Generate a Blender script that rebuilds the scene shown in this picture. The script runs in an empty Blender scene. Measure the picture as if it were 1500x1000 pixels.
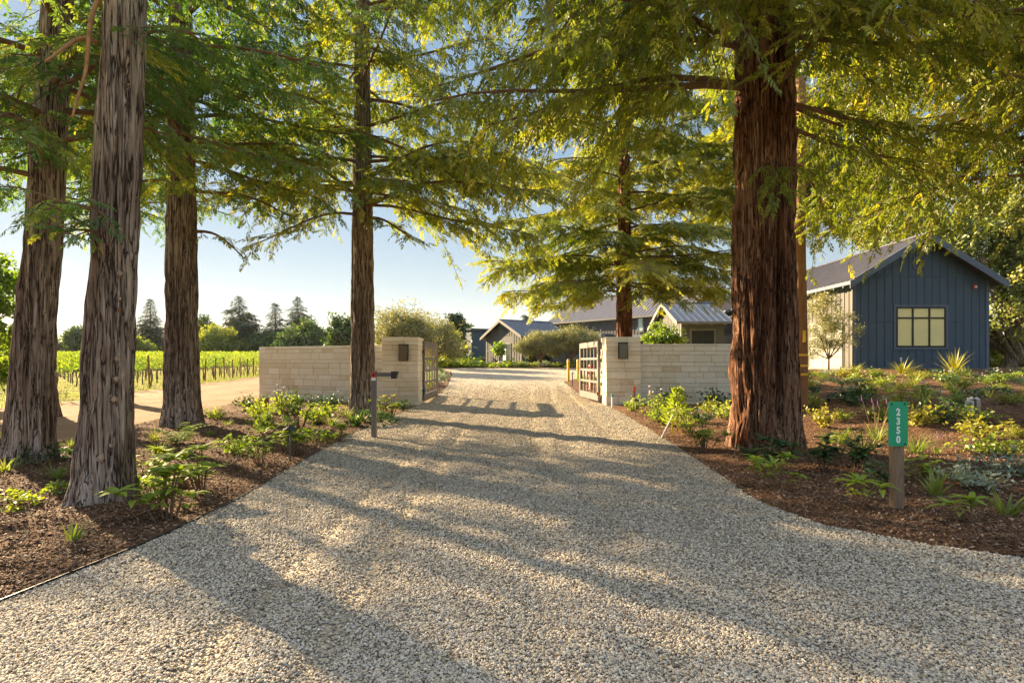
import bpy, math, random
import numpy as np
from mathutils import Vector, Matrix

# ------------------------------------------------------------------ basics
F, CX, HOR, CAMH = 833.33, 750.0, 529.0, 1.55      # camera of the photograph (1500 px wide)
S = bpy.context.scene
COL = S.collection
rs = np.random.RandomState(7)
random.seed(7)
SUN_AZ = math.atan2(0.88, -1.0)                    # direction towards the sun, seen from above
SUN_EL = math.radians(20.5)

def sstep(a, b, x):
    t = np.clip((np.asarray(x, float) - a) / (b - a), 0, 1)
    return t * t * (3 - 2 * t)

def ground_h(x, y):
    x = np.asarray(x, float); y = np.asarray(y, float)
    drive = 1.2 * np.clip((y - 22) / 36, 0, 1)
    right = 0.064 * np.clip(y - 12, 0, 18)
    right = np.where(y > 30, 1.152 + 0.0017 * np.clip(y - 30, 0, 28), right)
    h = drive + (right - drive) * sstep(6, 11, x)
    return h * (1 - sstep(-8, -14, x) * 0.9 * (1 - sstep(60, 90, y)))

def gh(x, y): return float(ground_h(x, y))

def gp(u, v):
    """the point of the ground seen at photo pixel (u, v)"""
    z = 0.0
    for _ in range(60):
        Y = F * (CAMH - z) / (v - HOR); X = (u - CX) / F * Y
        z = 0.6 * z + 0.4 * gh(X, Y)
    return X, Y, gh(X, Y)

def at(u, Y): return (u - CX) / F * Y
def zt(v, Y): return CAMH + (HOR - v) / F * Y

# value noise -------------------------------------------------------
def _hash(ix, iy, iz, seed):
    n = (ix * 374761393 + iy * 668265263 + iz * 1274126177 + seed * 974711) & 0x7fffffff
    n = ((n ^ (n >> 13)) * 1103515245) & 0x7fffffff
    n = (n ^ (n >> 16))
    return (n & 0xffff) / 65535.0

def vnoise(x, y, z=0.0, seed=0):
    x, y, z = np.broadcast_arrays(np.asarray(x, float), np.asarray(y, float), np.asarray(z, float))
    ix, iy, iz = (np.floor(a).astype(np.int64) for a in (x, y, z))
    fx, fy, fz = x - ix, y - iy, z - iz
    fx, fy, fz = (a * a * (3 - 2 * a) for a in (fx, fy, fz))
    r = 0
    for dx in (0, 1):
        for dy in (0, 1):
            for dz in (0, 1):
                w = (fx if dx else 1 - fx) * (fy if dy else 1 - fy) * (fz if dz else 1 - fz)
                r = r + w * _hash(ix + dx, iy + dy, iz + dz, seed)
    return r * 2 - 1

def fbm(x, y, z=0.0, seed=0, oct=4):
    a, s, r = 1.0, 1.0, 0
    for i in range(oct):
        r = r + a * vnoise(x * s, y * s, np.asarray(z) * s, seed + i * 17)
        a *= 0.5; s *= 2.03
    return r

# ------------------------------------------------------------------ mesh building
def fast_mesh(name, V, Fq, mats, var=None, smooth=False, midx=None):
    """V (n,3); Fq one array or a list of arrays of quads / tris"""
    me = bpy.data.meshes.new(name)
    V = np.asarray(V, np.float32).reshape(-1, 3)
    if not isinstance(Fq, (list, tuple)): Fq = [Fq]
    Fq = [np.asarray(f, np.int32) for f in Fq if len(f)]
    loops = np.concatenate([f.ravel() for f in Fq])
    tot = np.concatenate([np.full(len(f), f.shape[1], np.int32) for f in Fq])
    start = np.concatenate([[0], np.cumsum(tot)[:-1]]).astype(np.int32)
    me.vertices.add(len(V)); me.vertices.foreach_set('co', V.ravel())
    me.loops.add(len(loops)); me.loops.foreach_set('vertex_index', loops)
    me.polygons.add(len(tot)); me.polygons.foreach_set('loop_start', start)
    if midx is not None: me.polygons.foreach_set('material_index', np.asarray(midx, np.int32))
    me.polygons.foreach_set('use_smooth', np.full(len(tot), bool(smooth)))
    me.update(calc_edges=True)
    if var is not None:
        a = me.attributes.new('var', 'FLOAT', 'POINT'); a.data.foreach_set('value', np.asarray(var, np.float32))
    for m in (mats if isinstance(mats, (list, tuple)) else [mats]): me.materials.append(m)
    return me

def link(name, me, parent=None, loc=(0, 0, 0), rotz=0.0):
    o = bpy.data.objects.new(name, me); COL.objects.link(o)
    o.location = loc; o.rotation_euler = (0, 0, rotz)
    if parent is not None: o.parent = parent
    return o

def thing(name, label, cat, loc=(0, 0, 0), rotz=0.0, group=None, me=None):
    o = link(name, me, None, loc, rotz)
    o['label'] = label; o['category'] = cat
    if group: o['group'] = group
    return o

def copy_tree(o, parent=None):
    c = o.copy(); COL.objects.link(c)
    if parent is not None: c.parent = parent
    for ch in list(o.children): copy_tree(ch, c)
    return c

class MB:
    """collects shapes and links them as ONE mesh object"""
    def __init__(s): s.v = []; s.q = []; s.t = []; s.n = 0; s.var = []; s.qm = []; s.tm = []; s.m = 0; s.cv = 0.0
    def add(s, V, Q=(), T=()):
        V = np.asarray(V, float).reshape(-1, 3)
        if len(Q): Q = np.asarray(Q, int) + s.n; s.q.append(Q); s.qm.append(np.full(len(Q), s.m))
        if len(T): T = np.asarray(T, int) + s.n; s.t.append(T); s.tm.append(np.full(len(T), s.m))
        s.v.append(V); s.var.append(np.full(len(V), s.cv)); s.n += len(V)
        return s
    def box(s, x0, x1, y0, y1, z0, z1, bev=0.0):
        if bev <= 0:
            V = [(x, y, z) for x in (x0, x1) for y in (y0, y1) for z in (z0, z1)]
            return s.add(V, [(0, 1, 3, 2), (4, 6, 7, 5), (0, 4, 5, 1), (2, 3, 7, 6), (0, 2, 6, 4), (1, 5, 7, 3)])
        b = min(bev, abs(x1 - x0) * .45, abs(y1 - y0) * .45, abs(z1 - z0) * .45)
        X, Y, Z = (x0, x1), (y0, y1), (z0, z1)
        V = []; ix = {}
        for i in (0, 1):
            for j in (0, 1):
                for k in (0, 1):
                    sx, sy, sz = (1, -1)[i], (1, -1)[j], (1, -1)[k]
                    for a, p in (('x', (X[i], Y[j] + sy * b, Z[k] + sz * b)), ('y', (X[i] + sx * b, Y[j], Z[k] + sz * b)), ('z', (X[i] + sx * b, Y[j] + sy * b, Z[k]))):
                        ix[(i, j, k, a)] = len(V); V.append(p)
        Q = []; T = []
        g = lambda i, j, k, a: ix[(i, j, k, a)]
        for i in (0, 1):
            q = [g(i, 0, 0, 'x'), g(i, 0, 1, 'x'), g(i, 1, 1, 'x'), g(i, 1, 0, 'x')]; Q.append(q if i == 0 else q[::-1])
            q = [g(0, i, 0, 'y'), g(1, i, 0, 'y'), g(1, i, 1, 'y'), g(0, i, 1, 'y')]; Q.append(q if i == 0 else q[::-1])
            q = [g(0, 0, i, 'z'), g(0, 1, i, 'z'), g(1, 1, i, 'z'), g(1, 0, i, 'z')]; Q.append(q if i == 0 else q[::-1])
            for j in (0, 1):
                Q.append([g(i, j, 0, 'x'), g(i, j, 0, 'y'), g(i, j, 1, 'y'), g(i, j, 1, 'x')])
                Q.append([g(i, 0, j, 'x'), g(i, 0, j, 'z'), g(i, 1, j, 'z'), g(i, 1, j, 'x')])
                Q.append([g(0, i, j, 'y'), g(0, i, j, 'z'), g(1, i, j, 'z'), g(1, i, j, 'y')])
                for k in (0, 1): T.append([g(i, j, k, 'x'), g(i, j, k, 'y'), g(i, j, k, 'z')])
        return s.add(V, Q, T)
    def tube(s, P, R, n=8, cap=True):
        P = np.asarray(P, float); R = np.broadcast_to(np.asarray(R, float), (len(P),))
        T = np.gradient(P, axis=0); T /= np.linalg.norm(T, axis=1)[:, None] + 1e-9
        ref = np.array([0., 0., 1.]) if abs(T[0][2]) < .9 else np.array([1., 0., 0.])
        A = np.cross(T, ref); A /= np.linalg.norm(A, axis=1)[:, None] + 1e-9
        B = np.cross(T, A)
        th = np.arange(n) * 2 * math.pi / n
        V = P[:, None, :] + R[:, None, None] * (np.cos(th)[None, :, None] * A[:, None, :] + np.sin(th)[None, :, None] * B[:, None, :])
        m = len(P); i = np.arange(m - 1)[:, None] * n; j = np.arange(n)[None, :]; k = (j + 1) % n
        Q = np.stack([i + j, i + k, i + n + k, i + n + j], -1).reshape(-1, 4)
        V = V.reshape(-1, 3); Tt = []
        if cap:
            V = np.concatenate([V, P[:1], P[-1:]]); c0 = m * n
            for a in range(n):
                b = (a + 1) % n
                Tt.append((c0, b, a)); Tt.append((c0 + 1, (m - 1) * n + a, (m - 1) * n + b))
        return s.add(V, Q, Tt)
    def lathe(s, prof, n=16, c=(0, 0, 0)):
        prof = np.asarray(prof, float); th = np.arange(n) * 2 * math.pi / n
        V = np.stack([prof[:, 0][:, None] * np.cos(th), prof[:, 0][:, None] * np.sin(th), np.repeat(prof[:, 1][:, None], n, 1)], -1).reshape(-1, 3) + np.asarray(c)
        m = len(prof); i = np.arange(m - 1)[:, None] * n; j = np.arange(n)[None, :]; k = (j + 1) % n
        return s.add(V, np.stack([i + j, i + k, i + n + k, i + n + j], -1).reshape(-1, 4))
    def prism(s, poly, a0, a1, axis='y'):
        """a polygon (2-D points) pushed along an axis; for axis y the points are (x, z), for x (y, z), for z (x, y)"""
        n = len(poly); V = []
        for a in (a0, a1):
            for p, q in poly: V.append({'y': (p, a, q), 'x': (a, p, q), 'z': (p, q, a)}[axis])
        Q = [(i, (i + 1) % n, n + (i + 1) % n, n + i) for i in range(n)]
        T = [(0, i + 1, i) for i in range(1, n - 1)] + [(n, n + i, n + i + 1) for i in range(1, n - 1)]
        return s.add(V, Q, T)
    def mesh(s, name, mats, smooth=False):
        midx = np.concatenate(s.qm + s.tm)
        fs = ([np.concatenate(s.q)] if s.q else []) + ([np.concatenate(s.t)] if s.t else [])
        return fast_mesh(name, np.concatenate(s.v), fs, mats, np.concatenate(s.var), smooth, midx)
    def build(s, name, mats, parent=None, smooth=False, loc=(0, 0, 0), rotz=0.0):
        return link(name, s.mesh(name, mats, smooth), parent, loc, rotz)

# ------------------------------------------------------------------ materials
def new_mat(name):
    m = bpy.data.materials.new(name); m.use_nodes = True
    nt = m.node_tree; nt.nodes.clear()
    out = nt.nodes.new('ShaderNodeOutputMaterial')
    return m, nt, out

def N(nt, typ, **kw):
    n = nt.nodes.new(typ)
    for k, v in kw.items():
        if k.startswith('i_'):
            key = k[2:].replace('_', ' ')
            n.inputs[int(key) if key.isdigit() else key].default_value = v
        else: setattr(n, k, v)
    return n

def ramp(nt, fac, stops):
    r = nt.nodes.new('ShaderNodeValToRGB'); e = r.color_ramp.elements
    while len(e) > 1: e.remove(e[-1])
    e[0].position = stops[0][0]; e[0].color = (*stops[0][1], 1)
    for p, c in stops[1:]:
        k = e.new(p); k.color = (*c, 1)
    nt.links.new(fac, r.inputs['Fac'])
    return r.outputs['Color']

def coords(nt, scale, kind='Object'):
    tc = nt.nodes.new('ShaderNodeTexCoord'); mp = nt.nodes.new('ShaderNodeMapping')
    mp.inputs['Scale'].default_value = scale if hasattr(scale, '__len__') else (scale,) * 3
    nt.links.new(tc.outputs[kind], mp.inputs['Vector']); return mp.outputs['Vector']

def simple(name, col, rough=0.6, metal=0.0, noise=0.12, nscale=6.0, bump=0.0, bscale=40.0, stretch=(1, 1, 1), spec=0.4):
    """a plain finish with uneven tone and a fine bump"""
    m, nt, out = new_mat(name); L = nt.links.new
    b = N(nt, 'ShaderNodeBsdfPrincipled', i_Roughness=rough, i_Metallic=metal); b.inputs['Specular IOR Level'].default_value = spec
    nz = N(nt, 'ShaderNodeTexNoise', i_Scale=nscale, i_Detail=6.0, i_Roughness=.65); L(coords(nt, stretch), nz.inputs['Vector'])
    c = np.asarray(col, float)
    L(ramp(nt, nz.outputs['Fac'], [(.3, tuple(c * (1 - noise))), (.7, tuple(np.minimum(c * (1 + noise), 1)))]), b.inputs['Base Color'])
    if bump > 0:
        n2 = N(nt, 'ShaderNodeTexNoise', i_Scale=bscale, i_Detail=5.0); L(coords(nt, stretch), n2.inputs['Vector'])
        bp = N(nt, 'ShaderNodeBump', i_Strength=bump, i_Distance=.02); L(n2.outputs['Fac'], bp.inputs['Height']); L(bp.outputs['Normal'], b.inputs['Normal'])
    L(b.outputs[0], out.inputs['Surface']); return m

def leaf_mat(name, stops, trans=0.45, tcol=(1.25, 1.2, .6), rough=.5, by='var', gloss=.05):
    """leaves: diffuse + light passing through; tone differs from leaf group to leaf group"""
    m, nt, out = new_mat(name); L = nt.links.new
    if by == 'var':
        a = N(nt, 'ShaderNodeAttribute', attribute_name='var'); fac = a.outputs['Fac']
    else:
        a = N(nt, 'ShaderNodeAttribute', attribute_name='var'); oi = N(nt, 'ShaderNodeObjectInfo')
        mx = N(nt, 'ShaderNodeMath', operation='MULTIPLY', i_1=.55); L(a.outputs['Fac'], mx.inputs[0])
        m2 = N(nt, 'ShaderNodeMath', operation='MULTIPLY_ADD', i_1=.45); L(oi.outputs['Random'], m2.inputs[0]); L(mx.outputs[0], m2.inputs[2]); fac = m2.outputs[0]
    col = ramp(nt, fac, stops)
    d = N(nt, 'ShaderNodeBsdfDiffuse'); t = N(nt, 'ShaderNodeBsdfTranslucent'); g = N(nt, 'ShaderNodeBsdfGlossy', i_Roughness=rough)
    mul = N(nt, 'ShaderNodeMix', data_type='RGBA', blend_type='MULTIPLY'); mul.inputs['Factor'].default_value = 1
    L(col, mul.inputs[6]); mul.inputs[7].default_value = (*tcol, 1)
    L(col, d.inputs['Color']); L(mul.outputs[2], t.inputs['Color'])
    m1 = N(nt, 'ShaderNodeMixShader', i_0=trans); L(d.outputs[0], m1.inputs[1]); L(t.outputs[0], m1.inputs[2])
    m2 = N(nt, 'ShaderNodeMixShader', i_0=gloss); L(m1.outputs[0], m2.inputs[1]); L(g.outputs[0], m2.inputs[2])
    L(m2.outputs[0], out.inputs['Surface']); return m

def bark_mat(name, cols, zs=.5, xs=9.0, bump=1.0):
    m, nt, out = new_mat(name); L = nt.links.new
    b = N(nt, 'ShaderNodeBsdfPrincipled', i_Roughness=.9); b.inputs['Specular IOR Level'].default_value = .15
    v = coords(nt, (xs * 1.3, xs * 1.3, zs * 1.9))
    n1 = N(nt, 'ShaderNodeTexNoise', i_Scale=2.2, i_Detail=8.0, i_Roughness=.7, i_Distortion=.6); L(v, n1.inputs['Vector'])
    n3 = N(nt, 'ShaderNodeTexNoise', i_Scale=.9, i_Detail=4.0); L(coords(nt, (1.6, 1.6, .5)), n3.inputs['Vector'])
    mx = N(nt, 'ShaderNodeMath', operation='MULTIPLY_ADD', i_1=.62); L(n1.outputs['Fac'], mx.inputs[0])
    m2 = N(nt, 'ShaderNodeMath', operation='MULTIPLY', i_1=.38); L(n3.outputs['Fac'], m2.inputs[0]); L(m2.outputs[0], mx.inputs[2])
    k = len(cols); base = ramp(nt, mx.outputs[0], [(.38 + .24 * i / (k - 1), c) for i, c in enumerate(cols)])
    # fissures: thin, long, dark red-brown inner bark between the grey fibres
    fn = N(nt, 'ShaderNodeTexNoise', i_Scale=2.0, i_Detail=3.0, i_Roughness=.55, i_Distortion=.5); L(coords(nt, (xs * 1.25, xs * 1.25, zs * 1.1)), fn.inputs['Vector'])
    s1 = N(nt, 'ShaderNodeMath', operation='SUBTRACT', i_1=.5); L(fn.outputs['Fac'], s1.inputs[0]); s2 = N(nt, 'ShaderNodeMath', operation='ABSOLUTE'); L(s1.outputs[0], s2.inputs[0])
    s3 = N(nt, 'ShaderNodeMapRange'); s3.inputs['From Min'].default_value = .006; s3.inputs['From Max'].default_value = .045; L(s2.outputs[0], s3.inputs['Value'])
    fm = N(nt, 'ShaderNodeMix', data_type='RGBA'); fm.inputs[6].default_value = tuple(c * .5 for c in cols[0]) + (1,); L(s3.outputs[0], fm.inputs[0]); L(base, fm.inputs[7]); L(fm.outputs[2], b.inputs['Base Color'])
    n2 = N(nt, 'ShaderNodeTexNoise', i_Scale=4.0, i_Detail=9.0, i_Roughness=.72); L(coords(nt, (xs * .8, xs * .8, zs * 2.2)), n2.inputs['Vector'])
    hh = N(nt, 'ShaderNodeMath', operation='MULTIPLY_ADD', i_1=.6); L(s3.outputs[0], hh.inputs[0]); L(n2.outputs['Fac'], hh.inputs[2])
    bp = N(nt, 'ShaderNodeBump', i_Strength=bump, i_Distance=.06); L(hh.outputs[0], bp.inputs['Height']); L(bp.outputs['Normal'], b.inputs['Normal'])
    L(b.outputs[0], out.inputs['Surface']); return m

def ground_mat(name, stops, s1, s2, bump=.4, bscale=60, bd=.03, mixw=.5, rough=.95, patch=None, patch_col=None):
    m, nt, out = new_mat(name); L = nt.links.new
    b = N(nt, 'ShaderNodeBsdfPrincipled', i_Roughness=rough); b.inputs['Specular IOR Level'].default_value = .1
    v = coords(nt, 1)
    a = N(nt, 'ShaderNodeTexNoise', i_Scale=s1, i_Detail=5.0, i_Roughness=.6); L(v, a.inputs['Vector'])
    c = N(nt, 'ShaderNodeTexNoise', i_Scale=s2, i_Detail=6.0, i_Roughness=.75); L(v, c.inputs['Vector'])
    mx = N(nt, 'ShaderNodeMix', data_type='FLOAT'); mx.inputs[0].default_value = mixw; L(a.outputs['Fac'], mx.inputs[2]); L(c.outputs['Fac'], mx.inputs[3])
    L(ramp(nt, mx.outputs[0], stops), b.inputs['Base Color'])
    n2 = N(nt, 'ShaderNodeTexNoise', i_Scale=bscale, i_Detail=6.0, i_Roughness=.7); L(v, n2.inputs['Vector'])
    bp = N(nt, 'ShaderNodeBump', i_Strength=bump, i_Distance=bd); L(n2.outputs['Fac'], bp.inputs['Height']); L(bp.outputs['Normal'], b.inputs['Normal'])
    L(b.outputs[0], out.inputs['Surface']); return m

STONE = [(0, (.10, .09, .082)), (.12, (.23, .188, .148)), (.3, (.42, .345, .255)), (.5, (.56, .465, .34)), (.66, (.40, .365, .325)), (.8, (.68, .59, .46)), (.93, (.21, .205, .205)), (1, (.78, .70, .58))]
def gravel_mat():
    m, nt, out = new_mat('gravel'); L = nt.links.new
    b = N(nt, 'ShaderNodeBsdfPrincipled', i_Roughness=.85); b.inputs['Specular IOR Level'].default_value = .25
    v = coords(nt, 1)
    vo = N(nt, 'ShaderNodeTexVoronoi', i_Scale=46.0); L(v, vo.inputs['Vector'])
    sp = N(nt, 'ShaderNodeSeparateColor'); L(vo.outputs['Color'], sp.inputs[0])
    col = ramp(nt, sp.outputs[0], STONE)
    big = N(nt, 'ShaderNodeTexNoise', i_Scale=.9, i_Detail=4.0); L(coords(nt, (1.6, .35, 1)), big.inputs['Vector'])
    tint = ramp(nt, big.outputs['Fac'], [(.35, (.74, .71, .66)), (.65, (.90, .87, .82))])
    mul = N(nt, 'ShaderNodeMix', data_type='RGBA', blend_type='MULTIPLY'); mul.inputs['Factor'].default_value = 1
    L(col, mul.inputs[6]); L(tint, mul.inputs[7]); L(mul.outputs[2], b.inputs['Base Color'])
    inv = N(nt, 'ShaderNodeMath', operation='SUBTRACT', i_0=1.0); L(vo.outputs['Distance'], inv.inputs[1])
    bp = N(nt, 'ShaderNodeBump', i_Strength=.9, i_Distance=.02); L(inv.outputs[0], bp.inputs['Height'])
    L(bp.outputs['Normal'], b.inputs['Normal']); L(b.outputs[0], out.inputs['Surface']); return m

def random_mat(name, stops, rough=.8, bump=0.0):
    m, nt, out = new_mat(name); L = nt.links.new
    b = N(nt, 'ShaderNodeBsdfPrincipled', i_Roughness=rough); b.inputs['Specular IOR Level'].default_value = .25
    oi = N(nt, 'ShaderNodeObjectInfo'); L(ramp(nt, oi.outputs['Random'], stops), b.inputs['Base Color'])
    L(b.outputs[0], out.inputs['Surface']); return m

def var_mat(name, stops, rough=.85, bump=.5, bscale=25, blotch=.25):
    """masonry: tone per block from the mesh, uneven staining, rough split faces"""
    m, nt, out = new_mat(name); L = nt.links.new
    b = N(nt, 'ShaderNodeBsdfPrincipled', i_Roughness=rough); b.inputs['Specular IOR Level'].default_value = .2
    a = N(nt, 'ShaderNodeAttribute', attribute_name='var')
    n1 = N(nt, 'ShaderNodeTexNoise', i_Scale=4.0, i_Detail=7.0, i_Roughness=.7); L(coords(nt, 1), n1.inputs['Vector'])
    ma = N(nt, 'ShaderNodeMath', operation='MULTIPLY_ADD', i_1=blotch * 2); L(n1.outputs['Fac'], ma.inputs[0])
    sb = N(nt, 'ShaderNodeMath', operation='SUBTRACT', i_1=blotch); L(a.outputs['Fac'], sb.inputs[0]); L(sb.outputs[0], ma.inputs[2])
    L(ramp(nt, ma.outputs[0], stops), b.inputs['Base Color'])
    n2 = N(nt, 'ShaderNodeTexNoise', i_Scale=bscale, i_Detail=5.0, i_Roughness=.6); L(coords(nt, 1), n2.inputs['Vector'])
    bp = N(nt, 'ShaderNodeBump', i_Strength=bump, i_Distance=.03); L(n2.outputs['Fac'], bp.inputs['Height']); L(bp.outputs['Normal'], b.inputs['Normal'])
    L(b.outputs[0], out.inputs['Surface']); return m

def glass_mat(name, col, rough=.05):
    m, nt, out = new_mat(name); L = nt.links.new
    b = N(nt, 'ShaderNodeBsdfPrincipled', i_Roughness=rough); b.inputs['Base Color'].default_value = (*col, 1); b.inputs['Specular IOR Level'].default_value = .8
    nz = N(nt, 'ShaderNodeTexNoise', i_Scale=1.5); bp = N(nt, 'ShaderNodeBump', i_Strength=.03); L(coords(nt, 1), nz.inputs['Vector']); L(nz.outputs['Fac'], bp.inputs['Height']); L(bp.outputs['Normal'], b.inputs['Normal'])
    L(b.outputs[0], out.inputs['Surface']); return m

M = dict(
    gravel=gravel_mat(),
    stone_bits=random_mat('gravel_stone', STONE),
    mulch=ground_mat('mulch', [(.3, (.045, .025, .016)), (.46, (.12, .064, .038)), (.6, (.21, .115, .068)), (.75, (.33, .21, .13))], 3.0, 70, .8, 90, .03, .65),
    chip=random_mat('bark_chip', [(0, (.04, .022, .014)), (.3, (.11, .057, .034)), (.6, (.19, .105, .062)), (.85, (.29, .18, .115)), (1, (.45, .35, .26))]),
    dirt=ground_mat('dirt', [(.3, (.15, .08, .042)), (.5, (.245, .145, .08)), (.7, (.35, .225, .13))], .7, 14, .6, 30, .04, .5),
    grass=ground_mat('meadow', [(.3, (.20, .19, .03)), (.5, (.30, .26, .05)), (.62, (.34, .27, .08)), (.75, (.38, .27, .13))], .5, 9, .8, 30, .08, .5),
    hill=ground_mat('hillside', [(.3, (.12, .14, .10)), (.7, (.19, .19, .14))], .004, .03, .1, .05, 1),
    bark_red=bark_mat('bark_red', [(.07, .028, .015), (.19, .080, .043), (.34, .18, .11), (.50, .36, .26)]),
    bark_grey=bark_mat('bark_grey', [(.10, .067, .052), (.25, .185, .15), (.41, .33, .275), (.62, .545, .48)]),
    bark_oak=bark_mat('bark_oak', [(.14, .10, .07), (.26, .19, .13), (.38, .30, .22)], 1.5, 4),
    twig=simple('twig', (.17, .10, .06), .9, noise=.3),
    deadwood=simple('dead_wood', (.36, .19, .09), .85, noise=.35, nscale=12, bump=.4),
    cutwood=simple('cut_wood', (.30, .215, .15), .8, noise=.35, nscale=30),
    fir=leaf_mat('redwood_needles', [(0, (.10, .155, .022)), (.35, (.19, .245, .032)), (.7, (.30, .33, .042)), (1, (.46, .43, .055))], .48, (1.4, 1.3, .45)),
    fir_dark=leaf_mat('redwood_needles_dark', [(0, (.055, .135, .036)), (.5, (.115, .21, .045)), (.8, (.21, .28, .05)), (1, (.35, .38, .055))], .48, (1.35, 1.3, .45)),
    far_fir=leaf_mat('far_conifer_needles', [(0, (.025, .05, .02)), (1, (.06, .085, .03))], .3),
    far_green=leaf_mat('far_leaves', [(0, (.03, .07, .02)), (.5, (.06, .11, .025)), (1, (.11, .15, .03))], .4),
    far_bright=leaf_mat('far_bright_leaves', [(0, (.12, .18, .03)), (.5, (.20, .25, .035)), (1, (.30, .30, .04))], .5),
    oak=leaf_mat('oak_leaves', [(0, (.11, .15, .035)), (.5, (.23, .27, .06)), (1, (.44, .42, .12))], .45),
    olive=leaf_mat('olive_leaves', [(0, (.13, .15, .065)), (.5, (.25, .25, .11)), (1, (.42, .39, .19))], .35),
    cypress=leaf_mat('cypress_leaves', [(0, (.02, .05, .02)), (1, (.05, .09, .03))], .2),
    maple=leaf_mat('broad_leaves', [(0, (.10, .19, .02)), (.5, (.18, .28, .03)), (1, (.30, .36, .03))], .55),
    vine=leaf_mat('vine_leaves', [(0, (.05, .12, .02)), (.5, (.15, .24, .035)), (1, (.33, .37, .05))], .55, (1.3, 1.2, .4), by='obj'),
    p_bright=leaf_mat('plant_bright', [(0, (.11, .20, .02)), (.5, (.24, .33, .03)), (1, (.40, .44, .05))], .45, by='obj', gloss=.07),
    p_dark=leaf_mat('plant_dark', [(0, (.02, .06, .015)), (.5, (.04, .10, .03)), (1, (.08, .15, .04))], .3, by='obj', gloss=.08),
    p_gold=leaf_mat('plant_gold', [(0, (.15, .22, .025)), (.5, (.30, .31, .04)), (1, (.48, .42, .08))], .4, by='obj'),
    p_silver=leaf_mat('plant_silver', [(0, (.16, .22, .16)), (1, (.34, .40, .32))], .3, by='obj'),
    p_grass=leaf_mat('plant_grass', [(0, (.10, .18, .04)), (.5, (.24, .30, .06)), (1, (.42, .38, .10))], .45, by='obj'),
    flower=simple('flower_white', (.75, .68, .66), .7), flower_violet=simple('flower_violet', (.24, .11, .26), .7), flower_yellow=simple('flower_yellow', (.75, .60, .05), .7),
    lime=var_mat('limestone', [(0, (.46, .33, .19)), (.18, (.62, .53, .39)), (.5, (.72, .665, .56)), (1, (.82, .775, .69))], .9, .75, 16, .28),
    mortar=simple('mortar', (.30, .235, .165), .95, bump=.4),
    steel_dark=simple('dark_steel', (.035, .034, .036), .5, .3, bump=.1),
    bronze=simple('bronze_paint', (.15, .135, .135), .5, .1, noise=.12),
    gate=simple('gate_paint', (.135, .118, .114), .55, .1, noise=.15, nscale=3),
    lamp_glass=glass_mat('lamp_glass', (.05, .048, .03), .15),
    red=simple('red_paint', (.55, .03, .02), .45), yellow=simple('yellow_paint', (.85, .48, .03), .5, noise=.1), white=simple('white_paint', (.8, .8, .78), .5, noise=.05), teal=simple('teal_paint', (.02, .32, .36), .5),
    green_sign=simple('sign_green', (.016, .34, .17), .35, noise=.06, nscale=3), sign_white=simple('sign_white', (.82, .84, .82), .4, noise=.04),
    litter=random_mat('dry_leaf', [(0, (.12, .055, .02)), (.4, (.26, .13, .045)), (.7, (.38, .24, .09)), (1, (.20, .17, .06))]),
    post_wood=simple('weathered_wood', (.24, .155, .10), .85, noise=.4, nscale=5, stretch=(9, 9, .8), bump=.35, bscale=14),
    pole_wood=simple('pole_wood', (.26, .125, .05), .8, noise=.4, nscale=5, stretch=(7, 7, .4), bump=.4, bscale=16),
    rust=simple('rusty_steel', (.20, .085, .04), .8, noise=.35, nscale=10),
    pvc=simple('grey_pvc', (.62, .63, .63), .45, noise=.06),
    siding_blue=simple('siding_blue_grey', (.060, .092, .132), .7, noise=.10, nscale=2.5, stretch=(1, 1, .3), bump=.12, bscale=30),
    siding_sunlit=simple('siding_sunlit_grey', (.105, .095, .086), .75, noise=.1, nscale=2.5, stretch=(1, 1, .3), bump=.1, bscale=30),
    siding_grey=simple('siding_grey', (.095, .090, .088), .75, noise=.1, nscale=2.5, stretch=(1, 1, .3), bump=.1, bscale=30),
    roof=simple('seamed_metal', (.17, .155, .165), .36, .55, noise=.12, nscale=1.5), roof_blue=simple('seamed_metal_blue', (.085, .095, .125), .33, .5, noise=.1, nscale=1.5),
    trim=simple('trim_grey', (.15, .142, .136), .65), trim_blue=simple('trim_blue_grey', (.095, .122, .17), .6),
    soffit=simple('soffit', (.30, .2, .12), .7, noise=.2), frame=simple('window_frame', (.02, .02, .022), .45), cedar=simple('cedar_fascia', (.45, .20, .06), .6, noise=.2),
    blind=simple('pale_blind', (.74, .66, .30), .35, noise=.05, nscale=2, spec=.6), shade_pane=simple('painted_shade', (.02, .02, .02), .8), glass=glass_mat('window_glass', (.05, .07, .08), .03), glass_pale=glass_mat('pale_glass', (.45, .53, .50), .1),
    garage=simple('garage_panel', (.26, .25, .235), .6, noise=.06),
)
SKY_STRENGTH, SUN_STRENGTH, EXPOSURE, HAZE, FILL_CLOUD = .070, 5.0, 2.4, .00008, 4.6
# ------------------------------------------------------------------ the ground
def grid_faces(ny, nx):
    i = np.arange(ny - 1)[:, None] * nx; j = np.arange(nx - 1)[None, :]
    return np.stack([i + j, i + j + 1, i + nx + j + 1, i + nx + j], -1).reshape(-1, 4)

def structure(name, me):
    o = link(name, me); o['kind'] = 'structure'; return o

gx = np.concatenate([-np.geomspace(3000, 42, 26), np.arange(-40, 60.1, 2.0), np.geomspace(62, 3000, 26)])
gy = np.concatenate([-np.geomspace(300, 12, 10), np.arange(-10, 90.1, 2.0), np.geomspace(93, 4000, 30)])
GX, GY = np.meshgrid(gx, gy)
GZ = ground_h(GX, GY) - .07
structure('ground', fast_mesh('ground', np.stack([GX, GY, GZ], -1), grid_faces(len(gy), len(gx)), M['grass'], smooth=True))

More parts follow.
